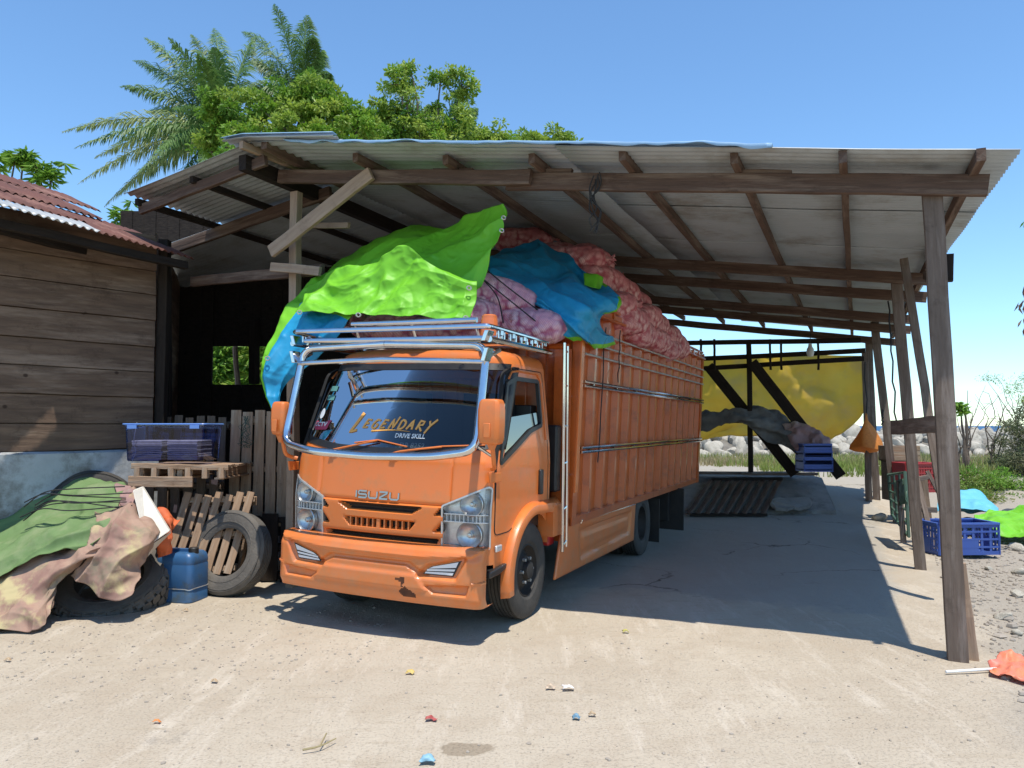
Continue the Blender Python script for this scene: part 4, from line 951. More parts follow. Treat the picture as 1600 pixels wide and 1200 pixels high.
# front and rear walls, floor
box.add([bs(BV0+.03,BZ0,-.02,-1),bs(BV0+.03,BZ0,-.02,1),bs(BV0+.03,BZ1-.2,-.02,1),bs(BV0+.03,BZ1-.2,-.02,-1)],[(0,1,2,3)])
for k in range(10):
    u=-.9+1.8*k/9; box.box((u,BV0+.01,1.65),(.07,.05,1.84))
box.add([bs(BV1-.03,BZ0,-.02,-1),bs(BV1-.03,BZ0,-.02,1),bs(BV1-.03,BZ1,-.02,1),bs(BV1-.03,BZ1,-.02,-1)],[(0,1,2,3)])
box.box((0,(BV0+BV1)/2,BZ0+.03),(1.96,BV1-BV0-.1,.06)); box.sharp=25
cb=tb(box,'cargo_box',M['paintbody'],solid=.0)
for s_ in (1,-1):
    m_=MB(); m_.hexa([bs(v,z,(.035 if a>0 else -.02),s_) for a in (-1,1) for v in (BV0+.02,BV0+.10) for z in (BZ0+.3,2.42)]); tb(m_,'corner_post',M['paint'],cb,smooth=False,bevel=.006)
    m_=MB(); m_.box((s_*.93,BV0-.06,1.45),(.16,.02,1.75)); tb(m_,'front_corner_panel',M['paintbody'],cb,smooth=False)
    m_=MB(); m_.tube([(s_*.80,BV0-.06,2.36),(s_*.98,BV0-.06,2.35)],.03,8); tb(m_,'corner_cap',M['paintbody'],cb)
    for z in (2.02,1.40):
        m_=MB()
        for dz in (-.02,.02): m_.tube([bs(BV0+.12,z+dz,.04,s_),bs(BV1-.02,z+dz,.04,s_)],.0155,8)
        for k in range(8): m_.box(bs(BV0+.4+k*.78,z,.02,s_),(.04,.02,.05))
        tb(m_,'double_rail',M['chrome'],cb)
    for z in (2.30,2.41,2.53): m_=MB(); m_.tube([bs(BV0+.12,z,.03,s_),bs(BV1-.02,z,.03,s_)],.011,8); tb(m_,'thin_rail',M['steel'],cb)
    m_=MB(); m_.tube([bs(BV0+.1,2.71,.035,s_),bs(BV1,2.71,.035,s_)],.016,6); m_.tube([bs(BV0+.1,2.82,-.01,s_),bs(BV1,2.82,-.01,s_)],.02,6)
    for k in range(15): m_.box(bs(BV0+.14+k*PW,2.745,.028,s_),(.02,.05,.09))
    tb(m_,'top_rail',M['paintbody'],cb)
    # upright ladder tubes
    m_=MB(); a=Vector((s_*1.035,1.40,.52)); b_=Vector((s_*1.03,1.36,2.36)); c=Vector((s_*1.035,1.50,.55)); d=Vector((s_*1.02,1.47,2.34))
    m_.tube([a,b_],.014,10); m_.tube([c,d],.011,8)
    for f in (.03,.2,.42,.6,.8,.97): m_.tube([a.lerp(b_,f),c.lerp(d,f)],.010,6)
    for f in (.35,.75): m_.tube([c.lerp(d,f),c.lerp(d,f)+Vector((-s_*.04,.18,0))],.010,6)
    tb(m_,'ladder_tube',M['chrome'])
# ropes hanging on the box side
for x0,dz in ((.62,1.35),(1.15,.55)):
    m_=MB(); q=[bs(BV0+x0,2.62-dz*i/6+.02*random.uniform(-1,1),.05,1)+Vector((.006*random.uniform(0,1),random.uniform(-.03,.03),0)) for i in range(7)]
    m_.tube([interp(q,i/24) for i in range(25)],.006,5); m_.xf(ROLL); m_.v=[T.w(p) for p in m_.v]
    tag(m_.build('rope',M['rope'],origin=m_.v[0]),'black rope hanging down the truck box side '+('nearest the cab' if x0<1 else 'just behind the first one, shorter'),'rope')
# ================================================================ SACKS
def sackmesh(name,seed,m):
    bm=bmesh.new(); bmesh.ops.create_icosphere(bm,subdivisions=5,radius=1)
    for v in bm.verts:
        p=v.co.copy(); q=Vector([math.copysign(abs(c)**.78,c) for c in p]); q=Vector((q.x*.40,q.y*.215,q.z*.17))
        e=abs(p.x); k=1-.45*smooth(.80,.99,e); q.y*=k; q.z*=k
        dd,_=noise.voronoi(q*14+Vector((seed*5,0,0))); n=p.normalized()
        q+=n*(.012*(.5-dd[0])+.022*noise.noise(q*4+Vector((0,seed*9,0))))
        g=(q.x+.02*math.sin(q.y*12+seed))%.16-.08
        q-=n*.016*math.exp(-(g/.010)**2)
        v.co=q
    # gathered necks at both ends
    for sx in (-1,1):
        for k in range(9):
            a=2*math.pi*k/9+seed; b0_=Vector((sx*.385,.035*math.cos(a),.035*math.sin(a))); b1_=Vector((sx*.415,.015*math.cos(a),.015*math.sin(a))); r_=random.uniform(.05,.085); b2_=Vector((sx*(.46+random.uniform(0,.04)),r_*math.cos(a),r_*math.sin(a)))
            a2=a+.6; b3_=Vector((sx*.46,r_*.8*math.cos(a2),r_*.8*math.sin(a2))); b4_=Vector((sx*.385,.035*math.cos(a2),.035*math.sin(a2))); b5_=Vector((sx*.415,.015*math.cos(a2),.015*math.sin(a2)))
            vs=[bm.verts.new(x) for x in (b0_,b1_,b2_,b3_,b5_,b4_)]; bm.faces.new((vs[0],vs[1],vs[4],vs[5])); bm.faces.new((vs[1],vs[2],vs[3],vs[4]))
    me=bpy.data.meshes.new(name); bm.to_mesh(me); bm.free(); me.polygons.foreach_set('use_smooth',[True]*len(me.polygons)); me.materials.append(m); return me
SP=[sackmesh('onion_sack',i,M['sackpink']) for i in range(3)]; SR=[sackmesh('onion_sack',i+5,M['sackred']) for i in range(3)]
def sack(pt,meshes,label,rz=0,rx=0,ry=0,sc=1,grp=None):
    o=bpy.data.objects.new('onion_sack',random.choice(meshes)); COL.objects.link(o); o.location=T.w(pt); o.rotation_euler=(rx,ry,ROT+rz); o.scale=(sc,sc,sc)
    return tag(o,label,'sack',grp)
GP='pink net sacks heaped over the cab'; GR='red net sacks heaped on the cargo box'
sack(T.v(778,462,1.35),SP,'pink net sack uppermost beside the green tarp edge, over the beacon',.5,0,.3)
sack(T.v(826,508,1.42),SP,'lumpy pink net sack lying lowest right of the orange beacon',.1,0,.1,.98)
sack(T.v(742,492,1.05),SP,'pink net sack end just left of the orange beacon under the green tarp',1.3,0,0,.85)
sack(T.v(800,483,1.9),SP,'pink net sack wedged behind the beacon between two others',.2,.2,.2)
sack(T.v(745,462,1.15),SP,'small pink net sack peeping from under the green tarp corner',.9,0,0,.7)
sack(T.v(700,512,1.1),SP,'pink net sack behind the front bar of the roof rack, right of middle',.1,0,0,.9)
sack(T.v(600,505,1.2),SP,'pink net sack behind the front bar of the roof rack, under the tarp',.0,0,0,.9)
sack(T.v(818,376,3.6),SR,'dark pink net sack highest under the roof, left of the blue tarp top',.2,0,0,.95)
red=[(905,393,3.0,.2,'big red net sack on the crest right above the blue tarp'),(878,388,3.3,.9,'red net sack half hidden behind the crest of the heap'),(935,392,3.3,1.4,'red net sack ending the crest, the one facing the shed posts'),
 (950,425,3.2,1.2,'red net sack just behind the blue tarp corner on the upper slope'),(925,420,3.4,.4,'red net sack tucked behind the blue tarp fold'),(975,440,3.6,1.3,'red net sack halfway down the slope behind the blue tarp'),
 (960,462,3.0,1.0,'red net sack beside the green hem tip of the blue tarp'),(995,458,4.2,1.2,'red net sack on the slope above the box edge, middle of the row'),
 (985,485,3.3,1.35,'torn looking red net sack bulging over the box rim'),(1012,478,4.1,1.4,'red net sack on the rim behind the bulging one'),(1005,505,3.7,1.5,'red net sack squeezed low on the box rim'),
 (1030,492,4.8,1.45,'red net sack farther back on the rim of the box'),(1030,515,4.5,1.5,'red net sack lying along the rim toward the rear'),(1048,510,5.4,1.45,'red net sack second from the rear end of the row'),(1062,524,6.0,1.5,'smallest looking red net sack at the rear end of the row'),(1050,530,5.4,1.5,'red net sack pressed flat on the rim near the rear')]
for x,y,v,rz,lb in red: sack(T.v(x-12,y+16,v),SR,lb,rz,random.uniform(-.2,.2),random.uniform(-.15,.15),random.uniform(.9,1.05),None)
for x,y,v,lb in ((842,430,3.3,'red net sack under the middle of the blue tarp'),(800,420,2.9,'red net sack under the left edge of the blue tarp'),(900,450,3.3,'red net sack under the right half of the blue tarp')):
    sack(T.v(x,y+12,v),SR,lb,1.2,0,0,1.1)
sack(Vector((-.45,1.15,2.52)),SP,'pink net sack buried under the left half of the green tarp',.3,0,0,1.05)
sack(Vector((.15,1.2,2.56)),SP,'pink net sack buried under the right half of the green tarp',.1,0,0,1.05)
# load body below the tarps so nothing floats
# thin net ropes over pink sacks
for i,(a,b_,c) in enumerate([((752,440,1.2),(800,478,1.3),(862,528,1.5)),((775,440,1.3),(812,470,1.4),(868,512,1.6)),((800,520,1.1),(790,480,1.2),(765,450,1.2))]):
    m_=MB(); q=[T.w(T.v(*p)-Vector((-.02,.22,-.06))) for p in (a,b_,c)]; m_.tube([interp(q,k/16) for k in range(17)],.006,5); tag(m_.build('tie_rope',M['rope'],origin=q[0]),['black tie rope running low across the pink sacks to the box corner','black tie rope running higher across the pink sacks','black tie rope going straight up beside the orange beacon'][i],'rope')
# ================================================================ TARPS ON THE TRUCK
def TC(rows):
    out=[]
    for r in rows:
        o=[]
        for p in r:
            o.append(T.w(T.u(p[1],p[2],p[3])) if p[0]=='u' else T.w(T.v(*p)))
        out.append(o)
    return out
tg=thing('green_tarp','bright green tarp with blue underside thrown over the load above the cab','tarp',T.w(Vector((-.3,.8,2.4))))
def tpart(name,ctrl,nu,nv,matf=None,mats=(M['green'],M['blue']),moff=1,**k):
    m_=MB(); cloth(m_,ctrl,nu,nv,matf=matf,**k); m_.sharp=180; o0=tg.location
    m_.v=[p-o0 for p in m_.v]; return m_.build(name,list(mats),tg,solid=.004)
front=TC([[(482,446,.80),(528,420,.72),(590,412,.68),(632,384,.66),(672,412,.62),(745,438,.70)],
 [(478,458,.68),(540,446,.62),(600,430,.60),(650,428,.58),(700,438,.60),(745,452,.65)],
 [(470,474,.52),(540,472,.50),(600,464,.50),(650,466,.51),(700,470,.55),(742,474,.60)],
 [(462,488,.42),(530,490,.40),(590,493,.42),(650,496,.45),(690,499,.5),(733,500,.55)]])
tpart('front_flap',front,110,170,wr=.02,wf=2,cr=.060,cf=2.6,seed=1,fold=.035,ff=6,fdir=(.5,1))
fold_=TC([[(462,478,1.35),(505,430,1.6),(545,398,1.8),(600,362,1.9),(690,356,1.8),(740,336,1.5),(791,322,1.15)],
 [(470,470,1.2),(520,430,1.35),(570,402,1.4),(615,383,1.4),(690,370,1.4),(745,352,1.25),(790,340,1.05)],
 [(478,460,1.05),(525,432,1.15),(575,408,1.15),(625,390,1.15),(690,386,1.15),(745,380,1.05),(784,365,.95)],
 [(486,462,.86),(535,446,.80),(585,432,.76),(632,412,.74),(685,436,.76),(728,452,.77),(750,446,.78)]])
tpart('raised_fold',fold_,70,120,wr=.02,wf=2,cr=.045,cf=1.7,seed=2,fold=.055,ff=8,fdir=(1,1.2))
side=TC([[(500,425,1.2),(530,440,1.2),(558,478,.75)],
 [(480,445,.95),(505,462,.8),(556,490,.5)],
 [(448,482,.7),(488,505,.5),(530,522,.45)],
 [(428,520,.5),(460,540,.45),(500,555,.5)],
 [(410,560,.35),(432,575,.35),(460,585,.4)],
 [(411,598,.35),(425,612,.33),(440,612,.38)],
 [(424,640,.3),(430,645,.3),(437,640,.32)]])
tpart('hanging_side',side,110,44,matf=lambda i,j:(0 if (i<26 or j<7) else 1),wr=.02,wf=2,cr=.035,cf=2.2,seed=3,fold=.035,ff=6,fdir=(.3,1))
GROM=[]
for (x,y,v) in ((787,340,1.02),(784,360,.95),(733,450,.6),(560,492,.33),(728,497,.42),(418,560,.3),(468,488,.35)):
    p=T.w(T.v(x,y,v-.02))-tg.location; m_=MB(); m_.lathe([(.012,0),(.018,.006),(.024,0)],p,(.3,-1,.3),12); m_.build('grommet',M['steel'],tg)
t2=thing('blue_tarp','crumpled blue tarp with bright green hem hanging over the side of the cargo box','tarp',T.w(Vector((.7,2,2.8))))
bl=TC([[(768,402,2.1),(800,386,2.5),(845,381,2.8),(885,397,2.7),(905,418,2.5),(918,432,2.4)],
 [(764,415,1.8),(800,405,2.1),(850,412,2.3),(895,430,2.3),(925,445,2.3),(945,442,2.4)],
 [(762,428,1.5),(806,428,1.8),(852,440,1.85),(900,455,1.75),(940,462,1.95),(968,460,2.2)],
 [(785,446,1.45),(822,455,1.5),(862,468,1.5),(905,480,1.42),(940,480,1.75),(966,478,2.1)],
 [(825,470,1.4),(850,482,1.42),(875,492,1.42),(905,500,1.40),(925,500,1.58),(945,494,1.95)],
 [(855,495,1.4),(868,502,1.45),(885,512,1.42),(905,520,1.40),(925,522,1.65),(945,522,2.3)],
 [(864,515,1.42),(878,522,1.45),(892,530,1.5),('u',912,535,1.16),('u',935,545,1.16),('u',962,538,1.16)]])
def tpart2(name,ctrl,nu,nv,mats,parent,matf=None,sol=.004,**k):
    m_=MB(); cloth(m_,ctrl,nu,nv,matf=matf,**k); m_.sharp=180; m_.v=[p-parent.location for p in m_.v]; return m_.build(name,mats,parent,solid=sol)
tpart2('blue_sheet',bl,110,110,[M['blue'],M['green']],t2,matf=lambda i,j:1 if (i>103 and j>20) or (j>104 and (i<22 or 38<i<70)) else 0,wr=.02,wf=2,cr=.045,cf=1.9,seed=5,fold=.05,ff=9,fdir=(1,-.9))
pk=TC([[(912,428,2.3),(930,430,2.3),(942,434,2.35)],[(914,448,2.2),(930,450,2.2),(941,450,2.3)]])
tpart2('green_pocket',pk,14,18,[M['green']],t2,wr=.03,cr=.01,seed=8)
# ================================================================ LEFT CLUTTER
def WC(rows): return [[at(*p) for p in r] for r in rows]
pile=thing('tarp_heap','faded green tarp with torn brown holes and cords heaped on top of the old tyres','tarp',at(90,980,6.6))
gtop=WC([[(-70,790,7.6),(20,772,7.7),(75,756,7.7),(140,752,7.6),(190,757,7.4),(210,762,7.3)],
 [(-70,815,7.1),(20,800,7.2),(75,785,7.2),(140,775,7.1),(178,775,7.0),(188,785,6.9)],
 [(-70,850,6.8),(10,838,6.8),(70,820,6.8),(130,808,6.8),(165,805,6.7),(178,815,6.6)],
 [(-70,885,6.55),(5,868,6.5),(60,845,6.5),(110,832,6.5),(140,838,6.5),(160,842,6.45)],
 [(-70,925,6.4),(-10,905,6.35),(30,885,6.35),(65,862,6.35),(105,858,6.35),(135,862,6.4)]])
tpart2('tarp_sheet',gtop,100,110,[M['oldgreen'],M['blacktarp']],pile,wr=.03,wf=2,cr=.050,cf=2.2,seed=11,fold=.04,ff=11,fdir=(1,.7))
m_=MB(); 
for k in range(7):
    a=at(40+random.uniform(-10,20),800+random.uniform(-25,15),6.75); b_=at(200+random.uniform(-8,8),768+random.uniform(-8,30),6.7); c=a.lerp(b_,.5)+Vector((0,-.06,random.uniform(.0,.10)))
    m_.tube([interp([a,a.lerp(c,.5)+Vector((0,-.05,.05)),c,b_],i/20) for i in range(21)],.0055,5)
m_.v=[p-pile.location for p in m_.v]; m_.build('cords',M['rope'],pile)
def camomat():
    m=mat('faded_camouflage',(.36,.235,.17),.9,col2=(.28,.16,.125),scale=3,col3=(.19,.20,.12),scale3=2.4,crease=.8,cscale=5.5,contrast=.08)
    n=m.node_tree.nodes; L=m.node_tree.links; b=n['Principled BSDF']; src=b.inputs['Base Color'].links[0].from_socket
    t=n.new('ShaderNodeTexNoise'); t.inputs['Scale'].default_value=2.1; t.inputs['Detail'].default_value=6; t.inputs['Roughness'].default_value=.6
    mp=n.new('ShaderNodeMapping'); mp.inputs['Location'].default_value=(3.3,7,1); tc=n.new('ShaderNodeTexCoord'); L.new(tc.outputs['Object'],mp.inputs[0]); L.new(mp.outputs[0],t.inputs[0])
    r=n.new('ShaderNodeMapRange'); r.inputs[1].default_value=.53; r.inputs[2].default_value=.60; L.new(t.outputs[0],r.inputs[0])
    x=n.new('ShaderNodeMix'); x.data_type='RGBA'; L.new(r.outputs[0],x.inputs[0]); L.new(src,x.inputs[6]); x.inputs[7].default_value=(.46,.38,.20,1); L.new(x.outputs[2],b.inputs['Base Color']); return m
M['camo']=camomat()
cm=thing('camouflage_tarp','faded pink and olive camouflage tarp trailing to the ground below the green heap','tarp',at(120,985,6.3))
tpart2('lower_sheet',WC([[(-70,915,6.5),(10,890,6.5),(70,862,6.5),(125,845,6.6),(160,820,6.7)],
 [(-70,940,6.3),(10,915,6.3),(75,890,6.3),(130,870,6.3),(180,850,6.4)],
 [(-70,955,6.2),(5,940,6.2),(60,925,6.2),(95,905,6.3),(110,885,6.4)],
 [(-70,975,6.1),(5,965,6.08),(45,950,6.1),(80,935,6.2),(92,915,6.35)],
 [(-70,990,6.02),(10,984,6.02),(45,986,6.0),(70,972,6.05),(84,945,6.2)]]),90,80,[M['camo']],cm,wr=.02,wf=2,cr=.045,cf=2.4,seed=12,fold=.045,ff=9,fdir=(.5,1))
tpart2('right_bundle',WC([[(155,800,6.9),(175,775,7.1),(205,765,7.2),(228,775,7.1),(236,800,7.0)],
 [(148,830,6.6),(170,812,6.6),(205,800,6.65),(232,815,6.7),(242,832,6.8)],
 [(140,860,6.4),(165,850,6.35),(200,840,6.4),(225,848,6.5),(234,862,6.6)],
 [(120,885,6.35),(150,885,6.3),(180,880,6.3),(205,885,6.35),(218,895,6.45)],
 [(110,900,6.4),(140,915,6.3),(165,935,6.25),(190,938,6.25),(208,918,6.35)]]),90,80,[M['camo']],cm,wr=.03,wf=3,cr=.04,cf=3,seed=13,fold=.06,ff=7,fdir=(.4,1))
tpart2('mauve_fold',WC([[(180,760,7.3),(198,757,7.3),(216,762,7.3)],[(183,778,7.0),(200,772,7.0),(214,780,7.0)],[(192,795,6.8),(204,792,6.8),(212,798,6.8)]]),30,30,[M['pinktarp']],cm,wr=.04,cr=.03,seed=14)
# extra folded green tarp at frame edge
gt=MB(); cloth(gt,WC([[(-60,765,8.0),(-10,768,8.0),(30,772,7.9)],[(-60,790,7.6),(-10,790,7.6),(35,785,7.6)],[(-60,830,7.4),(-10,820,7.4),(30,800,7.4)]]),30,40,wr=.05,cr=.02,seed=15)
M['dgreen']=mat('deep_green_tarp',(.02,.16,.06),.6,col2=(.03,.2,.08),scale=4); tag(gt.build('folded_tarp',M['dgreen'],origin=gt.v[0],solid=.005),'deep green tarp folded behind the heap at the left picture edge','tarp')
# support mound below the heap (sacks of rags)
mo=MB(); mo.sharp=180; rows=[]
for i in range(15):
    f=i/14; rows.append([at(-60,960,6.9)+Vector((.0+1.1*math.cos(a)*math.sin(f*1.55)*.9,.4*math.sin(a)*math.sin(f*1.55),.80*math.cos(f*1.55)*(.8+.2*noise.noise(Vector((a,f*3,0)))))) for a in [2*math.pi*k/24 for k in range(24)]])
mo.grid(rows,closeu=True); mo.v=[p-cm.location for p in mo.v]; mo.build('bundled_filling',M['camo'],cm)
# foam box lid
fm=MB(); A,B,C_,D=at(207,766,6.8),at(222,760,6.95),at(265,830,6.75),at(228,855,6.55); th_=Vector((.02,.10,-.02))
fo=Vector((-.05,.26,.0))
fm.hexa([D,A,D+fo*.2,A+fo*.2,C_,B,C_+fo*.2,B+fo*.2]); 
E_,F_=at(224,874,6.75),at(264,833,6.8); fm.hexa([D+Vector((0,.01,-.01)),D+Vector((0,.05,.0)),E_,E_+Vector((0,.05,0)),C_+Vector((0,.01,-.01)),C_+Vector((0,.05,0)),F_,F_+Vector((0,.05,0))])
tag(fm.build('foam_box',M['foam'],smooth=False,bevel=.012,origin=D),'white styrofoam box tipped on edge at the right end of the tarp heap','foam box')
oc=MB(); cloth(oc,WC([[(244,800,7.1),(258,802,7.1),(280,815,7.1)],[(250,815,6.95),(262,812,6.9),(275,822,6.95)],[(252,840,6.9),(266,835,6.85),(272,840,6.9)],[(246,872,6.9),(258,868,6.85),(266,862,6.9)]]),50,30,wr=.04,wf=6,cr=.03,cf=7,seed=16); oc.sharp=180
tag(oc.build('orange_cloth',M['orangecloth'],origin=oc.v[0],solid=.004),'torn orange cloth hanging between the foam box and the leaning pallet','cloth')
# tyres
def tyre(name,label,c,ax,Ro,Ri,W,m,lug=None,grp=None,n=64):
    t=thing(name,label,'tyre',c,0,grp); h=W/2; ax=Vector(ax).normalized()
    prof=[(Ri,-h*.72),(Ri+.02,-h*.85),(Ri+(Ro-Ri)*.4,-h*1.02),(Ri+(Ro-Ri)*.75,-h),(Ro-.03,-h*.88),(Ro-.008,-h*.76)]
    k=5
    if not lug:
        for q in range(k): 
            a=-h*.7+1.4*h*(q+.5)/k; prof+=[(Ro,a-h*.09),(Ro-.012,a-h*.06),(Ro-.012,a+h*.06),(Ro,a+h*.09)]
    else: prof+=[(Ro-.012,-h*.5),(Ro-.01,0),(Ro-.012,h*.5)]
    prof+=[(Ro-.008,h*.76),(Ro-.03,h*.88),(Ri+(Ro-Ri)*.75,h),(Ri+(Ro-Ri)*.4,h*1.02),(Ri+.02,h*.85),(Ri,h*.72),(Ri+.015,h*.6),(Ro-.05,h*.7),(Ro-.04,0),(Ro-.05,-h*.7),(Ri+.015,-h*.6),(Ri,-h*.72)]
    m_=MB(); m_.lathe(prof,(0,0,0),ax,n); m_.sharp=35; m_.build('casing',m,t)
    a=ax.orthogonal().normalized(); b_=ax.cross(a)
    if lug:
        m_=MB(); NB=lug
        for q in range(NB):
            for col_,(h0,h1) in enumerate(((-.92,-.56),(-.5,-.05),(.05,.5),(.56,.92))):
                t0=2*math.pi*(q+(.5 if col_%2 else 0))/NB; dt=2*math.pi/NB*.80
                def P(tt,hh,rr): return (a*math.cos(tt)+b_*math.sin(tt))*rr+ax*hh*h
                ins=.12
                top=[P(t0+dt*u_,h0+(h1-h0)*w_,Ro+.012-(.03 if col_ in(0,3) and ((w_<.5)==(col_==0)) else 0)) for u_,w_ in ((0.12,0),(.88,0),(1,.5),(.88,1),(.12,1),(0,.5))]
                bt=[p-p.normalized()*.03 for p in top]
                m_.add(top+bt,[(0,1,2,3,4,5)]+[(i,(i+1)%6,(i+1)%6+6,i+6) for i in range(6)])
        m_.build('tread_blocks',m,t,smooth=False,bevel=.004)
    m_=MB()
    for rr in (.35,.82):
        for s_ in (-1,1): m_.tube([ (a*math.cos(x)+b_*math.sin(x))*(Ri+(Ro-Ri)*rr)+ax*s_*h*1.005 for x in [2*math.pi*i/48 for i in range(48)]],.004,4,closed=True)
    m_.build('sidewall_ridges',m,t)
    return t
d_=Vector((-.25,-.92,.27)).normalized()
tyre('worn_tyre','worn grey tyre standing on its tread beside the truck bumper, leaning on pallets',Vector((-2.69,7.42,.385)),d_,.40,.225,.20,M['rubberdusty'])
ft=textmb('TYRE 8.25',.05,0,0,lambda x,y:Vector((x,y,0))) if 0 else None
tyre('lug_tyre','big chunky lug tyre lying tilted under the camouflage tarp beside the jerrycan',at(165,915,6.85)+Vector((0,.1,-.02)),Vector((.10,-.55,.83)),.48,.28,.30,M['rubberdusty'],lug=30)
tyre('smooth_tyre','black tyre leaning on the whitewashed house base behind the tarp heap',at(143,806,7.6),Vector((.55,-.8,.30)),.44,.24,.22,M['rubber'])
# jerrycan
jc=at(284,938,7.15); jc.z=0
t=thing('jerrycan','scuffed blue plastic jerrycan standing between the lug tyre and the worn tyre','jerrycan',jc,R(-12))
def rbox(sx,sy,r,n=6):
    return [(sx*cx-(r*cx)+r*math.cos(a),sy*cy-(r*cy)+r*math.sin(a)) for cx,cy,a0 in ((1,1,0),(-1,1,90),(-1,-1,180),(1,-1,270)) for a in [R(a0+90*k/n) for k in range(n+1)]]
m_=MB(); rows=[]
for z,s_ in ((.0,.93),(.015,1),(.11,1.0),(.12,.975),(.135,.975),(.145,1.0),(.33,1.0),(.34,.98),(.35,.98),(.36,.995),(.405,.97),(.43,.90),(.445,.80)):
    rows.append([Vector((x*s_,y*s_,z)) for x,y in rbox(.19,.15,.055)])
m_.grid(rows,closeu=True); m_.add(rows[-1],[tuple(range(len(rows[0])))]); m_.sharp=30; m_.box((-.03,0,.455),(.20,.05,.03)); m_.build('can_body',M['jerry'],t)
m_=MB(); m_.lathe([(.045,0),(.045,.05),(.035,.058),(.001,.058)],(.125,-.02,.43),(0,0,1),20); m_.build('cap',M['black'],t)
m_=MB(); m_.tube([(x*1.01,y*1.01,.128+.004*math.sin(i)) for i,(x,y) in enumerate(rbox(.19,.15,.055))],.004,5,closed=True); m_.build('wire_band',M['steel'],t)
# pallets
def pallet(name,label,P,ex,ey,ez,m,nb=7,w_=1.1,h_=1.1,grp=None,drop=()):
    """P corner; ex along boards' spacing, ey along the boards, ez thickness; three bearers"""
    t=thing(name,label,'pallet',P,0,grp); ex,ey,ez=[Vector(q).normalized() for q in (ex,ey,ez)]
    def bd(nm,o,a,b_,w2,t2,mm): 
        beam(nm,o,o+a,w2,t2,mm,t,up=b_,seg=4,jit=.004)
    for k in range(nb):
        if k in drop: continue
        x=w_*(k+.5)/nb; bd('board',ex*x+ey*random.uniform(-.02,.02)-ez*.01,ey*h_,ez,w_/nb*(.72 if nb>5 else .86),.02,m)
    for f in (.08,.5,.92):
        bd('bearer',ey*h_*f+ez*.05,ex*w_,ez,.05,.085,m)
    for f in (.08,.5,.92): bd('back_board',ey*h_*f+ez*.105,ex*w_,ez,.09,.018,m)
    return t
fx=Vector((.97,-.18,0)); 
# two upright pallets right of the tub (against the dark)
a=at(350,925,8.0); a.z=.12
pallet('wooden_pallet','tall grey pallet standing upright behind the worn tyre, beside the truck mirror',Vector((a.x,8.05,.55)),(1,.05,0),(0,.03,1),(0,1,0),M['pallet'],5,.62,1.2)
pallet('wooden_pallet','dim upright pallet mostly hidden behind the blue tub',Vector((at(228,700,8.35).x,8.4,.45)),(1,0,0),(0,.05,1),(0,1,0),M['palletdark'],7,.85,1.25)
pallet('wooden_pallet','dark low pallet on edge behind the worn tyre, under the tall one',Vector((-3.15,7.95,.0)),(1,.02,0),(0,.03,1),(0,1,0),M['darkwood'],5,.95,.68)
# leaning pallet
b0=at(250,862,7.35); 
pallet('wooden_pallet','broken brown pallet leaning under the tub with slanting boards',Vector((b0.x,7.3,.18)),(1,.15,0),(.18,.30,1),(-.1,1,-.2),M['pallet'],7,.68,.80)
pallet('wooden_pallet','second slanted pallet hidden behind the broken one',Vector((b0.x-.5,7.75,.02)),(1,.05,0),(-.05,.12,1),(-.1,1,-.1),M['palletdark'],7,.9,1.05)
# flat pallet carrying the tub
fp=at(203,731,7.3)
t=pallet('wooden_pallet','flat pallet lying on top of the leaning ones and carrying the blue tub',Vector((fp.x,7.35,fp.z)),(0,1,0),(1,0,0),(0,0,-1),M['pallet'],6,.75,.90)
for k in range(6): beam('block',Vector((.06+.16*k,-.01,-.0)),Vector((.06+.16*k,-.01,-.10)),.05,.07,M['pallet'],t,up=Vector((0,1,0)),seg=1)
beam('edge_board',(-.02,-.03,-.13),(.60,-.06,-.13),.02,.10,M['pallet'],t); beam('edge_board',(.0,-.02,.02),(.92,-.02,.0),.02,.05,M['pallet'],t)
# loose board
lb=MB(); beam_mb(lb,at(372,905,7.9),at(385,838,7.9),.10,.02); 
tag(lb.build('loose_board',M['palewood'],smooth=False,origin=lb.v[0]),'pale splintered board seen through the hole of the worn tyre','board')
# tub
tp0=at(272,719,7.62)
t=thing('storage_tub','translucent blue plastic tub full of grey trays sitting on the flat pallet','tub',tp0)
m_=MB(); rows=[]
for z,s_ in ((0,.93),(.01,.95),(.33,1.0),(.335,1.04),(.355,1.04)): rows.append([Vector((x*s_,y*s_,z)) for x,y in rbox(.385,.24,.04)])
m_.grid(rows,closeu=True); m_.add(rows[0],[tuple(range(len(rows[0])))[::-1]]); m_.build('tub_shell',M['tub'],t)
m_=MB(); m_.tube([(x*1.04,y*1.04,.355) for x,y in rbox(.385,.24,.04)],.009,6,closed=True); 
for s_ in (-1,1): m_.box((s_*.30,-.25,.33),(.09,.02,.035))
M['rimblue']=mat('blue_rim',(.12,.25,.62),.35); m_.build('rim',M['rimblue'],t)
tr=MB()
for x in (-.19,.16):
    for k in range(9): tr.box((x+random.uniform(-.012,.012),.0+random.uniform(-.01,.01),.02+.021*k),(.29,.36,.018))
tr.v=[p+tp0 for p in tr.v]; tag(tr.build('tray_stack',M['tray'],smooth=False,bevel=.003,origin=tp0),'grey pulp trays stacked inside the blue tub','tray')
ww=MB(); q=[at(214,660,7.4),at(209,690,7.4),at(212,705,7.4),at(206,722,7.4)]; ww.tube([interp(q,k/12) for k in range(13)],.004,5); tag(ww.build('wire',M['steel'],origin=q[0]),'thin pale wire hanging at the left end of the blue tub','wire')
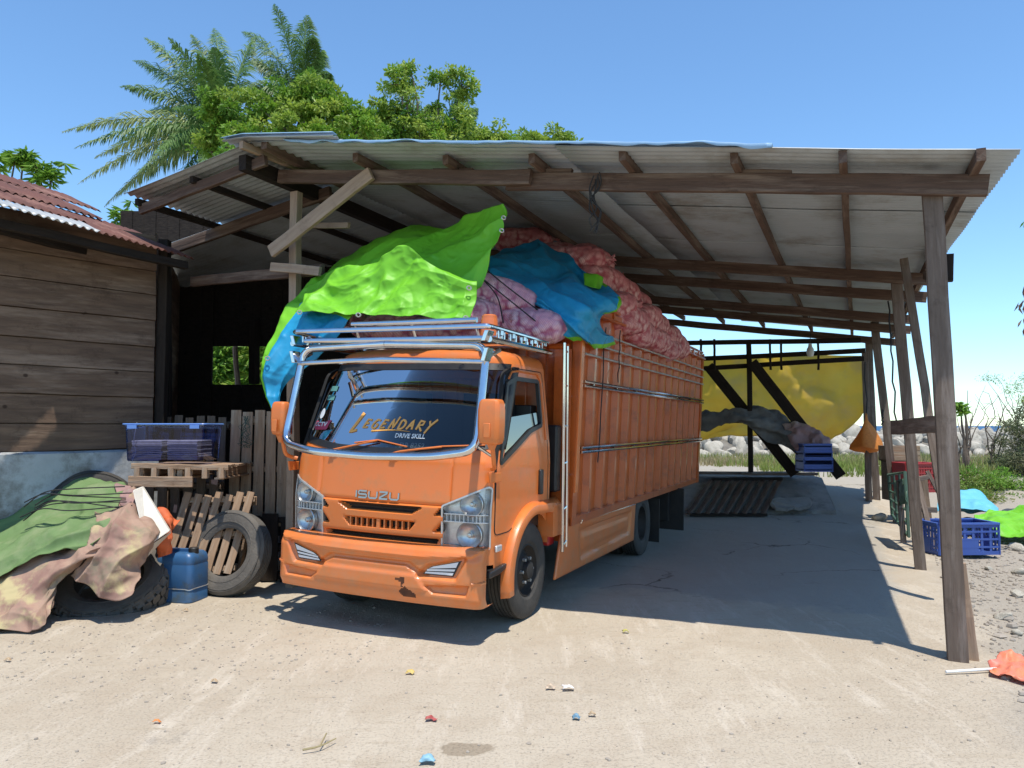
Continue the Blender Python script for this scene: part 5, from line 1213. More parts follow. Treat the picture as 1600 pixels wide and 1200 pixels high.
# mesh net hanging on upright pallet
mn=MB()
for k in range(9):
    a=at(385+random.uniform(-6,6),650,7.95); mn.tube([interp([a,a+Vector((random.uniform(-.05,.05),-.02,-.12)),a+Vector((random.uniform(-.06,.06),-.02,-.25)),a+Vector((random.uniform(-.03,.03),0,-.33))],i/10) for i in range(11)],.003,4)
M['net']=mat('green_net',(.04,.07,.05),.8); tag(mn.build('net_scrap',M['net'],origin=mn.v[0]),'dark green net scrap draped over the tall upright pallet','net')
# ================================================================ BACK OF THE SHED
# concrete ramp and platform
def hs_(x,y): return .03*noise.noise(Vector((x*.9,y*.9,5)))
rp_=MB(); rows=[]; n=60
for i in range(13):
    f=i/12; Y=13.75+1.45*f
    x0=at(1060,780,Y).x; x1=5.75+.35*f+.0
    rows.append([Vector((x0+(x1-x0)*k/n, Y+(.10*noise.noise(Vector((k*.18,0,0))) if i==0 else 0)+.04*noise.noise(Vector((k*.5,3,i))) , .10+.48*f+.015*noise.noise(Vector((k*.3,i*.7,0))))) for k in range(n+1)])
base=[[Vector((p.x,p.y-.03+.04*noise.noise(Vector((p.x*3,0,0))),-.1)) for p in rows[0]]]
back=[[Vector((p.x,16.0,.60)) for p in rows[-1]],[Vector((p.x,16.1,-.1)) for p in rows[-1]]]
rp_.grid(base+rows+back); 
for sgn,j in ((0,0),(1,n)): rp_.add([base[0][j],rows[0][j],rows[-1][j],back[0][j],back[1][j]],[(0,1,2,3,4)])
rp_.sharp=40; ramp=tag(rp_.build('concrete_ramp',M['conc'],origin=(4,14,0)),'cracked grey concrete ramp slab rising at the back of the shed','ramp')
# broken slabs at the ramp front
for i,(x0,y0,x1,y1,l) in enumerate([(1300-90,800,1300-22,768,'broken concrete chunk pushed up in the middle of the ramp edge'),(1142+60,806,1142+105,788,'small broken concrete chunk beside the larger one at the ramp foot')]):
    a=at(x0,y0,13.6); b_=at(x1,y1,13.75); m_=MB(); pp=[]
    nn=8
    for k in range(nn): an=2*math.pi*k/nn; r_=.46*(1+random.uniform(-.28,.22)); pp.append(Vector(((a.x+b_.x)/2+(b_.x-a.x)*r_*math.cos(an),13.75+.45*r_*math.sin(an),(.11 if i==0 else .09)+.16*(1+math.sin(an))*.5+random.uniform(-.02,.03))))
    m_.prism(pp,(.02,0,.055)); tag(m_.build('concrete_chunk',M['conc'],smooth=False,bevel=.012,origin=pp[0]),l,'concrete chunk')
# slatted ramp grate
gr0=thing('slatted_ramp','dark slatted wooden ramp leaning up the concrete at the truck rear','wooden ramp',Vector((0,0,0)))
gr0.location=at(1150,805,13.6)
for k in range(9):
    a=at(1076+(k)*14.5,803,13.45); a.z=.075; b_=at(1112+k*13.4,756,14.85); b_.z=.56
    beam('slat',a-gr0.location,b_-gr0.location,.085,.022,M['beam'],gr0,seg=3)
for (xa,xb,y,Y,z) in ((1078,1198,801,13.5,.05),(1112,1222,757,14.8,.58)):
    a=at(xa,y,Y);a.z=z;b_=at(xb,y,Y);b_.z=z; beam('cross_bar',a-gr0.location,b_-gr0.location,.08,.05,M['darkwood'],gr0)
# planks on the platform edge
for i,(xa,ya,xb,yb,Y,l) in enumerate([(1085,742,1240,743,15.2,'long grey plank lying on the platform edge behind the ramp'),(1160,757,1275,757,14.9,'short weathered plank lying along the top of the slatted ramp')]):
    m_=MB(); a=at(xa,ya,Y); b_=at(xb,yb,Y); a.z=b_.z=.67+.0*i; beam_mb(m_,a,b_,.22,.05); tag(m_.build('plank',M['post'],smooth=False,origin=a),l,'plank')
# yellow tarp
yt=MB(); cloth(yt,[[S.w(S.v(p[0],p[1],p[2]+.42)) for p in r] for r in
 [[(985,562,9.75),(1060,560,9.75),(1150,556,9.75),(1250,555,9.75),(1346,556,9.75)],
  [(985,600,9.8),(1060,600,9.8),(1150,600,9.9),(1250,600,9.9),(1348,600,9.75)],
  [(985,640,9.85),(1060,642,9.9),(1150,640,10.0),(1250,640,10.0),(1351,642,9.75)],
  [(985,680,9.9),(1060,684,9.95),(1140,672,10.0),(1240,668,10.0),(1322,674,9.85)],
  [(985,688,9.8),(1060,692,9.8),(1130,684,9.9),(1225,672,9.95),(1296,693,9.8)]]],60,110,wr=.12,wf=1.6,cr=.05,cf=1.8,seed=21,fold=.05,ff=8,fdir=(.8,1)); yt.sharp=180
tag(yt.build('yellow_tarp',M['yellow'],origin=yt.v[0],solid=.006),'large stained yellow tarp hung as a screen across the back of the shed','tarp')
gc=MB(); cloth(gc,[[S.w(S.v(*p)) for p in r] for r in
 [[(1060,645,9.6),(1120,640,9.6),(1160,636,9.4),(1210,640,9.5),(1250,662,9.4),(1285,682,9.3)],
  [(1060,660,9.4),(1120,655,9.3),(1160,650,9.05),(1205,660,9.1),(1245,685,9.0),(1280,700,9.0)],
  [(1060,684,9.5),(1120,664,9.4),(1160,660,9.1),(1200,688,9.2),(1235,700,9.1),(1262,722,9.0)]]],40,90,wr=.08,wf=3,cr=.05,cf=3.5,seed=22,fold=.06,ff=7,fdir=(1,.5)); gc.sharp=180
tag(gc.build('grey_bundle',M['greytarp'],origin=gc.v[0],solid=.008),'rumpled grey cloth slung in front of the yellow tarp','cloth')
pc=MB(); cloth(pc,[[S.w(S.v(*p)) for p in r] for r in
 [[(1225,665,9.2),(1250,660,9.1),(1280,676,9.1),(1295,690,9.1)],[(1235,690,8.95),(1255,690,8.9),(1275,692,8.9),(1295,700,8.95)],[(1244,705,8.9),(1258,712,8.85),(1275,705,8.9),(1292,708,8.9)]]],40,40,wr=.08,wf=4,cr=.05,cf=5,seed=23); pc.sharp=180
tag(pc.build('mauve_cloth',M['pinktarp'],origin=pc.v[0],solid=.008),'dull pink cloth hanging down onto the stacked blue baskets','cloth')
# crates
def crate(name,label,c,rz,sx,sy,sz,m,cat='crate',rows_=4,grp=None,open_=True,cols=7):
    t=thing(name,label,cat,c,rz,grp); w2,d2=sx/2,sy/2
    m_=MB(); tk=.012
    def side(p,q,n):  # p->q bottom edge
        L_=(q-p); 
        for k in range(cols+1): x=p+L_*k/cols; m_.box(x+Vector((0,0,sz/2)),(.03 if abs(L_.x)>abs(L_.y) else tk,tk if abs(L_.x)>abs(L_.y) else .03,sz))
        for k in range(rows_+1):
            z=sz*k/rows_; hh=.045 if k in (0,rows_) else .022; c_=(p+q)/2+Vector((0,0,min(max(z,hh/2),sz-hh/2)))
            m_.box(c_,(abs(L_.x) or tk*1.6,abs(L_.y) or tk*1.6,hh))
        c_=(p+q)/2; m_.box(c_+Vector((0,0,sz*.25)),(abs(L_.x)*.30 or tk*1.4,abs(L_.y)*.30 or tk*1.4,sz*.5))
    A=Vector((-w2,-d2,0));B=Vector((w2,-d2,0));C1=Vector((w2,d2,0));D1=Vector((-w2,d2,0))
    for p,q in ((A,B),(B,C1),(D1,C1),(A,D1)): side(p,q,0)
    m_.box((0,0,.01),(sx,sy,.02)); m_.build('crate_walls',m,t,smooth=False)
    m_=MB()
    for p,q in ((A,B),(B,C1),(C1,D1),(D1,A)): beam_mb(m_,p+Vector((0,0,sz)),q+Vector((0,0,sz)),.045,.03,jit=0,seg=1)
    m_.build('crate_rim',m,t,smooth=False,bevel=.006); return t
c=gz(1512,867); crate('plastic_crate','blue slatted plastic crate on the gravel right of the nearest shed post',c+Vector((0,.22,0)),R(4),.78,.46,.38,M['crateblue'])
pc_=S.w(S.v(1272,738,8.95)); 
for k in range(3): crate('plastic_crate',['blue basket at the bottom of the stack below the pink cloth','blue basket in the middle of the stack below the pink cloth','topmost blue basket of the stack below the pink cloth'][k],pc_+Vector((0,0,.02+.135*k)),R(0),.50-.01*k,.40,.22,M['crateblue'],rows_=6,cols=15)
rc=at(1430,768,12.6); crate('plastic_crate','red plastic crate behind the green frame, with wooden boxes on it',rc,R(5),.52,.36,.46,M['redcrate'],rows_=6,cols=12)
wb=at(1408,722,12.7); m_=MB(); m_.box((0,0,.12),(.5,.3,.24)); 
t=thing('wooden_box','pale brown wooden box standing just behind and above the red crate','box',at(1405,720,13.2)); m_=MB()
for k in range(3): m_.box((0,-.16,.05+.085*k),(.55,.015,.075)); m_.box((0,.16,.05+.085*k),(.55,.015,.075))
for s_ in (-1,1): m_.box((s_*.26,0,.13),(.03,.31,.26))
m_.box((0,0,.01),(.55,.3,.02)); m_.build('slats',M['pallet'],t,smooth=False)
m_=MB(); m_.box((0,0,-.33),(.5,.26,.66)); m_.build('box_stand',M['palletdark'],t,smooth=False)
# orange bag
bgp=S.w(S.v(1355,700,9.6)); t=thing('orange_bag','orange mesh bag hanging on the far corner post','bag',bgp)
m_=MB(); rows=[]
for z,r in ((.62,.01),(.50,.03),(.38,.10),(.22,.20),(.08,.27),(0,.28),(-.04,.20),(-.06,.05)):
    rows.append([Vector((math.cos(a)*r*(1+.18*math.sin(a*3+z*5))+.03*noise.noise(Vector((a,z*4,0))),math.sin(a)*r*.7,z+.03*math.sin(a*2))) for a in [2*math.pi*k/28 for k in range(28)]])
m_.grid(rows,closeu=True); m_.build('net_sack',M['orangebag'],t)
m_=MB(); m_.tube([(0,0,.58),(.02,0,.9),(-.02,0,1.3),(0,0,1.6)],.012,5); m_.build('string',M['rope'],t)
# chains and cords hanging from the posts at right
for i,(x0,y0,x1,y1,v,l) in enumerate([(1388,470,1400,660,3.6,'black chain hanging beside the second shed post'),(1379,640,1379,665,6.5,'short dark cord loop tied on the third leaning post'),(1352,560,1354,640,9.9,'thin cord hanging on the far corner post above the orange bag')]):
    a=S.w(S.v(x0,y0,v)); b_=S.w(S.v(x1,y1,v)); m_=MB(); n=12
    m_.tube([a.lerp(b_,k/n)+Vector((.01*math.sin(k*2.2),.01*math.cos(k*1.7),0)) for k in range(n+1)],.012 if i else .009,6); tag(m_.build('cord',M['rope'],origin=a),l,'cord')
# green metal frame and wooden rack
gf=thing('lattice_stand','dark green metal lattice frame standing on edge by the leaning posts','metal frame',gz(1405,835))
m_=MB(); o0=gf.location; A=[at(1386,745,10.9),at(1418,735,10.2),at(1421,842,9.9),at(1392,812,10.9)]
A=[at(1388,742,10.9),at(1414,738,9.9),at(1420,838,9.9),at(1394,805,10.9)]
m_.tube([p-o0 for p in A],.022,8,closed=True)
for f in (.2,.4,.6,.8): m_.tube([A[0].lerp(A[3],f)-o0,A[1].lerp(A[2],f)-o0],.014,6)
for f in (.33,.66): m_.tube([A[0].lerp(A[1],f)-o0,A[3].lerp(A[2],f)-o0],.016,6)
m_.build('lattice',M['crategreen'],gf)
m_=MB(); cloth(m_,[[at(1399,752,10.3),at(1416,746,10.0)],[at(1402,780,10.2),at(1418,775,9.85)],[at(1408,790,10.1),at(1416,786,9.85)]],14,14,wr=.03,cr=.03,seed=31); m_.v=[p-o0 for p in m_.v]; m_.build('rag',M['crategreen'],gf,solid=.005)
wr_=thing('wooden_rack','grey wooden folding rack leaning beside the green frame','wooden rack',gz(1440,850))
o0=wr_.location
for (xa,ya,Ya,xb,yb,Yb,w_) in ((1412,848,10.0,1405,752,10.2,.07),(1460,858,9.8,1430,738,10.4,.07),(1482,800,10.6,1448,736,10.7,.05),(1412,752,10.3,1450,745,10.4,.06),(1414,794,10.15,1464,797,10.1,.07),(1428,822,10.6,1419,748,10.6,.17),(1448,826,10.7,1439,750,10.6,.17)):
    beam('rack_bar',at(xa,ya,Ya)-o0,at(xb,yb,Yb)-o0,w_,.03,M['pallet' if w_>.1 else 'post'],wr_,up=Vector((0,1,0)),seg=3)
# tarps on the right
rt=MB(); cloth(rt,WC([[(1470,765,13.5),(1500,768,13.3),(1530,778,13.2),(1555,795,13.0)],[(1465,785,12.6),(1500,790,12.5),(1530,795,12.4),(1560,800,12.4)],[(1465,798,12.0),(1500,803,11.9),(1530,804,11.9),(1565,803,11.9)]]),40,50,wr=.08,wf=2,cr=.03,cf=4,seed=41); rt.sharp=180
tag(rt.build('pale_blue_tarp',M['lightblue'],origin=rt.v[0],solid=.006),'pale blue tarp mounded on the ground right of the posts','tarp')
rt=MB(); cloth(rt,WC([[(1480,806,12.0),(1530,806,12.0),(1580,795,12.5),(1660,790,12.6)],[(1480,818,11.4),(1530,818,11.4),(1580,806,11.5),(1660,800,11.6)]]),20,50,wr=.05,wf=2,cr=.02,seed=42); rt.sharp=180
tag(rt.build('black_sheet',M['blacktarp'],origin=rt.v[0],solid=.006),'black plastic sheet strip between the pale blue and green tarps','sheet')
rt=MB(); cloth(rt,WC([[(1522,806,11.6),(1560,800,11.8),(1600,796,11.8),(1680,792,11.8)],[(1530,815,11.2),(1570,812,11.2),(1610,812,11.1),(1690,808,11.0)],[(1555,826,10.8),(1590,832,10.6),(1630,838,10.4),(1700,840,10.2)]]),50,60,wr=.07,wf=2.5,cr=.035,cf=4,seed=43,fold=.04,ff=8); rt.sharp=180
tag(rt.build('green_ground_tarp',M['green'],origin=rt.v[0],solid=.006),'bright green tarp spread on the ground at the right picture edge','tarp')
# ================================================================ SEAWALL
kw=MB(); rows=[]
for k in range(60):
    x=-8+50*k/59; y=25.2+.05*noise.noise(Vector((x,0,0))); h_=.58+.02*noise.noise(Vector((x*.8,1,0)))
    rows.append([Vector((x,y,.1)),Vector((x,y,h_)),Vector((x,y+.5,h_)),Vector((x,y+.5,.1))])
kw.grid(rows); tag(kw.build('kerb_wall',M['conc2'],smooth=False),'low concrete kerb wall at the foot of the white rock bank','wall')
def rockmesh(i):
    bm=bmesh.new(); bmesh.ops.create_icosphere(bm,subdivisions=3,radius=1); sd_=Vector((i*7.3,i*2.1,i*4.7))
    pl=[Vector((random.gauss(0,1),random.gauss(0,1),random.gauss(0,1))).normalized() for _ in range(11)]; ds=[random.uniform(.62,.9) for _ in pl]
    for v in bm.verts:
        p=v.co.normalized(); r=1.0
        for n_,d in zip(pl,ds):
            c=p.dot(n_)
            if c>.05: r=min(r,d/c)
        v.co=p*r*(1+.05*noise.noise(p*3+sd_))
    me=bpy.data.meshes.new('boulder'); bm.to_mesh(me); bm.free(); me.materials.append(M['rock']); me.polygons.foreach_set('use_smooth',[True]*len(me.polygons)); me.set_sharp_from_angle(angle=R(28)); return me
RM=[rockmesh(i) for i in range(7)]
rk_=random.Random(11); cnt=0
bank=MB(); rows=[]
for k in range(130):
    x=-10+52*k/129
    rows.append([Vector((x,y,z+.16*noise.noise(Vector((x*1.3,y*1.3,0))))) for y,z in ((25.7,.35),(26.3,.6),(27,.80),(28,1.02),(29,1.10),(30,1.10),(31,1.0),(33,.5),(36,-1.5))])
bank.grid(rows); bank.sharp=20; tag(bank.build('rubble_bank',M['rubble']),'small rubble filling the seawall between its boulders, darkened as crevice shade','rubble',kind='stuff')
def bz_(y): return lut([(25.7,.42),(27,.84),(28.2,1.08),(31,1.12)],y)
protor=bpy.data.objects.new('boulder',RM[0]); first=True
zones=['white boulder in the rock bank seen left of the rear posts','white boulder in the rock bank seen right of the shed posts']
while cnt<285:
    y=rk_.uniform(25.75,30.2); x=rk_.uniform(6.0,21.5)*y/28
    s_=rk_.choice([.16,.2,.24,.3,.34])*rk_.uniform(.8,1.15)
    if first: o=protor; COL.objects.link(o); first=False
    else: o=protor.copy(); COL.objects.link(o)
    o.data=RM[rk_.randrange(7)]; o.location=(x,y,bz_(y)+s_*.25); o.rotation_euler=(rk_.uniform(0,6),rk_.uniform(0,6),rk_.uniform(0,6)); o.scale=(s_*rk_.uniform(.9,1.5),s_,s_*rk_.uniform(.6,.9))
    tag(o,'pale limestone boulder in the rock bank along the sea','boulder','boulders in the rock bank along the sea'); cnt+=1
# ================================================================ VEGETATION
def leafcloud(mb,cen,rad,n,size,rnd,mi=0,droop=.3,asp=.45):
    for _ in range(n):
        d=Vector((rnd.gauss(0,1),rnd.gauss(0,1),rnd.gauss(0,1))).normalized(); r=rnd.random()**.45
        p=Vector(cen)+Vector((d.x*rad[0],d.y*rad[1],d.z*rad[2]))*r
        leaf(mb,p,(d+Vector((rnd.uniform(-.8,.8),rnd.uniform(-.8,.8),rnd.uniform(-.6,.6)-droop))).normalized(),size*rnd.uniform(.6,1.25),asp,rnd,mi)
def leaf(mb,p,d,s_,asp,rnd,mi=0):
    n=Vector((rnd.uniform(-1,1),rnd.uniform(-1,1),rnd.uniform(.0,1))); sd_=d.cross(n)
    if sd_.length<.1: sd_=d.orthogonal()
    sd_.normalize(); up=sd_.cross(d)*.12*s_
    a=p; b=p+d*s_*.5+sd_*s_*asp*.5-up; c=p+d*s_-up*.5; e=p+d*s_*.5-sd_*s_*asp*.5-up; m=p+d*s_*.5
    mb.add([a,b,c,m,e],[(0,1,2,3),(0,3,2,4)],mi)
def limb(mb,a,b,r0,r1,rnd,n=6,wob=.12):
    L_=(b-a).length; q=[a.lerp(b,k/n)+Vector((rnd.uniform(-1,1),rnd.uniform(-1,1),rnd.uniform(-.5,.5)))*wob*L_*.25*(0 if k in(0,n) else 1) for k in range(n+1)]
    mb.tube([interp(q,k/(n*2)) for k in range(n*2+1)],r0,7,r2=r1); return q
def tree(label,base,lumps,n,size,m,cat='tree',seed=0,name='leafy_tree',bare=0,asp=.5,tr=.16,grp=None,m2=None):
    rnd=random.Random(seed); t=thing(name,label,cat,base,0,grp); tk=MB(); cr_=MB(); base=Vector(base)
    cen=Vector((0,0,0)); 
    for c,r in lumps: cen+=Vector(c)/len(lumps)
    fork=Vector((base.x*.4+cen.x*.6,base.y*.4+cen.y*.6,base.z+(cen.z-base.z)*.5))
    limb(tk,base,fork,tr,tr*.6,rnd)
    tot=sum(r[0]*r[2] for c,r in lumps)
    for c,r in lumps:
        c=Vector(c); limb(tk,fork,c,tr*.45,tr*.1,rnd)
        k=int(n*r[0]*r[2]/tot)
        # sub clumps
        sub=max(9,int(44*r[0]))
        for _ in range(sub):
            d=Vector((rnd.gauss(0,1),rnd.gauss(0,1),rnd.gauss(0,1))).normalized(); rr=rnd.uniform(.25,1.3)
            cc=c+Vector((d.x*r[0],d.y*r[1],d.z*r[2]))*rr; sr=rnd.uniform(.13,.36)*max(.5,min(r))
            if rnd.random()<.6: limb(tk,c,cc,tr*.10,tr*.03,rnd,4)
            leafcloud(cr_,cc,(sr*1.25,sr*1.25,sr*.8),k//sub,size,rnd,0 if rnd.random()<.6 or not m2 else 1,asp=asp)
    tk.v=[p-base for p in tk.v]; cr_.v=[p-base for p in cr_.v]
    tk.build('trunk',M['trunk'],t); cr_.build('crown',[m]+([m2] if m2 else []),t,smooth=False); return t
def palm(label,base,crown,fronds,m,seed,L_=3.4,grp=None,leaf_len=.75):
    rnd=random.Random(seed); t=thing('coconut_palm',label,'palm tree',base,0,grp); base=Vector(base); crown=Vector(crown)
    tk=MB(); tk.tube([interp([base,base.lerp(crown,.5)+Vector((.3,0,0)),crown],k/20) for k in range(21)],.2,10,r2=.13); tk.v=[p-base for p in tk.v]; tk.build('trunk',M['trunk'],t)
    for tip in fronds:
        tip=Vector(tip[:3]); a=crown; dd=tip-a; mid=a+dd*.5+Vector((0,0,.18*dd.length))
        mb=MB(); N=78; pts=[(a*(1-s_)**2+mid*2*s_*(1-s_)+tip*s_*s_) for s_ in [k/N for k in range(N+1)]]
        mb.tube(pts,.03,5,r2=.006)
        for k in range(5,N+1):
            s_=k/N; d=(pts[k]-pts[k-1]).normalized(); sd_=d.cross(Vector((0,0,1)))
            if sd_.length<.15: sd_=d.cross(Vector((.3,1,0)))
            sd_.normalize(); up=sd_.cross(d)
            ll=leaf_len*math.sin(math.pi*min(1,.12+s_*.86))**.6*(1-.58*s_**1.5)
            for sg in (-1,1):
                for rep in (0,1):
                    q=pts[k]+(pts[k]-pts[k-1])*(.5*rep); dirn=(sd_*sg*.62+d*(.72+.4*s_)+up*rnd.uniform(-.5,.7)+Vector((.22,0,-.28))+Vector((rnd.uniform(-.16,.16),rnd.uniform(-.25,.25),rnd.uniform(-.16,.16)))).normalized()
                    e=q+dirn*ll*.55; e2=e+(dirn*.75+Vector((.1,0,-.75))).normalized()*ll*.5; wdt=.019*(1 if s_<.9 else .6); wv_=d*wdt
                    mb.add([q-wv_*.6,q+wv_*.6,e+wv_,e-wv_,e2],[(0,1,2,3),(3,2,4)])
        mb.v=[p-base for p in mb.v]; fr=mb.build('frond',m if rnd.random()<.6 else M['palmdry'] if tip.z<crown.z+.6 else m,t,smooth=False)
    return t
c=at(350,205,21)
palm('big coconut palm on the left whose fronds spread over the wooden house',at(360,720,21).xyz*1,c,[at(100,205,20),at(125,285,19),at(190,135,21),at(228,60,21.5),at(300,55,22),at(335,75,20.5),at(395,60,22),at(165,320,19.5),at(250,330,19),at(300,290,18.5),at(390,280,18.8),at(430,170,22),at(180,225,23),at(270,110,23),at(440,250,21),at(215,270,18),at(230,175,22.5),at(210,95,22),at(265,60,20.5),at(310,85,19.5),at(150,245,21),at(190,300,21),at(120,230,18.5),at(335,45,23),at(270,170,18.5),at(240,240,18)],M['palm'],1)
c=at(470,150,24)
palm('second coconut palm with windswept upright fronds behind the leafy tree',at(480,720,24),c,[at(428,8,24),at(505,80,24.5),at(522,150,24),at(395,95,24),at(375,140,23.5),at(490,60,23),at(410,180,23.5),at(380,50,25.5),at(500,200,23),at(480,25,24.5),at(515,115,23.5),at(530,180,24.5)],M['palm'],2,leaf_len=.85)
c=at(690,225,25)
palm('small palm half hidden in the right-hand leafy tree',at(690,720,25),c,[at(715,150,25),at(748,200,25),at(742,250,25),at(640,190,25),at(670,165,25.5),at(720,270,24.5),at(600,130,26),at(745,170,25)],M['palm'],3,leaf_len=.8)
def TL(L_): return [(at(x,y,Y),(r*Y/1200,r*Y/1200*.9,r*Y/1200*.8)) for x,y,Y,r in L_]
tree('broad leafy green tree in front of the palms, just above the shed ridge',at(440,760,17.5),TL([(355,165,17.5,34),(350,205,17.5,38),(420,165,17.5,38),(475,160,17.5,36),(505,180,17.5,38),(450,205,17,50),(510,220,17,40),(390,215,17,40),(500,135,18,24),(560,200,17.5,35),(335,190,17.5,24),(530,165,17.5,24),(325,225,17.5,20)]),26000,.118,M['leaf'],seed=5,m2=M['leafy'])
tree('open yellow-green tree with twiggy top right of the palms',at(640,760,19),TL([(590,180,19,38),(630,130,19,28),(645,185,19,42),(690,120,19,24),(720,140,19,28),(725,185,19,28),(620,225,19,42),(680,225,19,40),(740,220,19,30),(775,212,19,22),(800,225,19,22),(565,220,19,36),(630,110,19,14),(600,215,19,36),(655,225,19,40),(760,228,19,22),(640,105,19,10)]),19000,.115,M['leafy'],seed=6,m2=M['leaf'])
tree('low sparse tree tip farthest right above the roof edge',at(840,760,19.5),TL([(825,222,19.5,20),(880,215,19.5,14),(895,230,19.5,10),(868,232,19.5,16),(850,235,19.5,22),(870,205,19.5,8),(835,228,19.5,18),(805,235,19.5,20)]),4200,.13,M['leafy'],seed=7,tr=.1)
tree('rounded bright green bush top peeping over the shed ridge',at(375,760,14),TL([(375,250,14,24)]),1800,.09,M['bush'],seed=8,tr=.07)
# long leaved saplings at left
def sapling(label,base,tips,m,ls,seed,name='long_leaved_tree',asp=.22,n=26):
    rnd=random.Random(seed); t=thing(name,label,'tree',base); base=Vector(base); tk=MB(); cr_=MB()
    for tp,r in tips:
        tp=Vector(tp); q=limb(tk,base,tp,.05,.012,rnd)
        for _ in range(n):
            p=tp+Vector((rnd.gauss(0,r*.5),rnd.gauss(0,r*.5),rnd.gauss(0,r*.6))); limb(tk,tp.lerp(p,.1),p,.006,.003,rnd,2)
            for k in range(7):
                a=rnd.uniform(0,6.28); leaf(cr_,p,Vector((math.cos(a),math.sin(a),rnd.uniform(-.9,.3))).normalized(),ls*rnd.uniform(.7,1.1),asp,rnd)
    tk.v=[p-base for p in tk.v]; cr_.v=[p-base for p in cr_.v]; tk.build('trunk',M['trunk'],t); cr_.build('crown',m,t,smooth=False); return t
sapling('long-leaved sapling showing above the wooden house roof',at(45,700,13),[(at(38,240,13),.10),(at(58,262,13),.18),(at(80,272,13),.15),(at(24,248,13),.1)],M['leaf'],.24,3,n=18)
sapling('leaf tips of a sapling cut by the left picture edge',at(-40,700,12),[(at(-8,255,12),.12)],M['leaf'],.22,4,n=14)
sapling('long-leaved sapling between the house roof and the shed roof',at(200,700,13.5),[(at(190,335,13.5),.22),(at(205,345,13.5),.16)],M['bush'],.24,5,n=20)
# greenery seen through the side wall opening
tree('sunlit bushes seen through the opening in the dark side wall',at(370,680,17),TL([(335,575,17,26),(370,570,17,30),(410,575,17,30),(440,580,17,28),(350,600,17,24),(400,560,18,26),(300,580,17.5,26),(340,545,17,30),(380,545,17,30),(420,548,17,34),(360,600,17,30),(410,605,17,30),(450,560,17,30)]),12000,.2,M['bush'],cat='bush',seed=9,name='bush',tr=.08,asp=.3,m2=M['leafy'])
# right-hand plants
def bush(label,cx,cy,Y,lumps,n,size,m,seed,cat='bush',asp=.3,m2=None):
    b_=at(cx,cy,Y); b_.z=hgt(b_.x,b_.y)
    return tree(label,b_,TL([(x,y,Y+dy,r) for x,y,dy,r in lumps]),n,size,m,cat=cat,seed=seed,name='bush',tr=.03,asp=asp,m2=m2)
bush('bright green feathery bush right of the nearest post, behind the pale blue tarp',1540,790,15,[(1505,765,0,22),(1535,755,.3,26),(1565,760,.5,24),(1545,780,-.3,22),(1515,745,.6,18),(1580,780,0,18),(1592,765,.4,16)],9000,.075,M['bush'],21,m2=M['grass'])
bush('dull grey-green scrub at the right picture edge against the sea',1600,740,17,[(1600,680,0,28),(1590,710,0,26),(1575,730,0,20),(1610,650,0,20),(1605,725,-.5,24)],4200,.08,M['dullbush'],22)
bush('olive-brown scrub low in front of the rock bank at right',1560,745,19,[(1562,690,0,12),(1578,668,.3,14),(1560,720,0,14),(1545,740,0,12)],1500,.09,M['dullbush'],23)
sapling('small leafy sapling beside the nearest post over the sea horizon',at(1512,735,18),[(at(1506,640,18),.12),(at(1500,632,18),.08)],M['bush'],.16,6,n=9,asp=.5)
rnd=random.Random(4)
for i,(bx,by,Y,tips,l) in enumerate([(1505,735,19,[(1488,640),(1495,650),(1520,655),(1530,625),(1540,640),(1512,610)],'bare brown twiggy shrub nearest the post'),(1550,730,19,[(1545,615),(1560,620),(1535,640),(1575,630),(1590,640)],'bare twiggy shrub farther right against the sky')]):
    b_=at(bx,by,Y); m_=MB()
    for x,y in tips:
        tp=at(x,y,Y+rnd.uniform(-.3,.3)); q=limb(m_,b_,tp,.022,.006,rnd,6,.2)
        for _ in range(5):
            a=q[rnd.randrange(3,7)]; limb(m_,a,a+Vector((rnd.uniform(-.3,.3),rnd.uniform(-.2,.2),rnd.uniform(0,.4))),.007,.003,rnd,3)
    m_.v=[p-b_ for p in m_.v]; M['twig']=M['drytwig']; o=m_.build('twiggy_shrub',M['trunk']); o.location=b_; tag(o,l,'shrub')
# feathery light tree top at right edge
bush('feathery pale tree top at the right edge above the sea line',1600,700,21,[(1590,600,0,12),(1560,592,0,9),(1540,590,0,7),(1600,620,0,16),(1575,610,0,10),(1615,590,0,16)],1300,.07,M['leafy'],24,cat='tree',asp=.2)
# dry leafed branch reaching in at right
tb_=at(1760,900,9.5); tb_.z=0; t=thing('dry_leaved_tree','branch with drooping brown dried leaves reaching in at the right edge','tree',tb_); rnd=random.Random(9); tk=MB(); cr_=MB()
fk=at(1760,420,9.5); limb(tk,tb_,fk,.12,.07,rnd); 
for (x,y) in ((1592,480),(1600,505),(1598,455),(1606,400),(1596,515),(1604,350)):
    tp=at(x+6,y-8,9.5); limb(tk,fk,tp,.03,.006,rnd)
    for _ in range(9): leaf(cr_,tp+Vector((rnd.uniform(-.06,.06),rnd.uniform(-.06,.06),rnd.uniform(-.03,.05))),Vector((rnd.uniform(-.7,.5),rnd.uniform(-.4,.4),-1)).normalized(),rnd.uniform(.10,.17),.22,rnd,0 if y>430 else 1)
tk.v=[p-tb_ for p in tk.v]; cr_.v=[p-tb_ for p in cr_.v]; tk.build('trunk',M['trunk'],t); cr_.build('crown',[M['drytwig'],M['bush']],t,smooth=False)
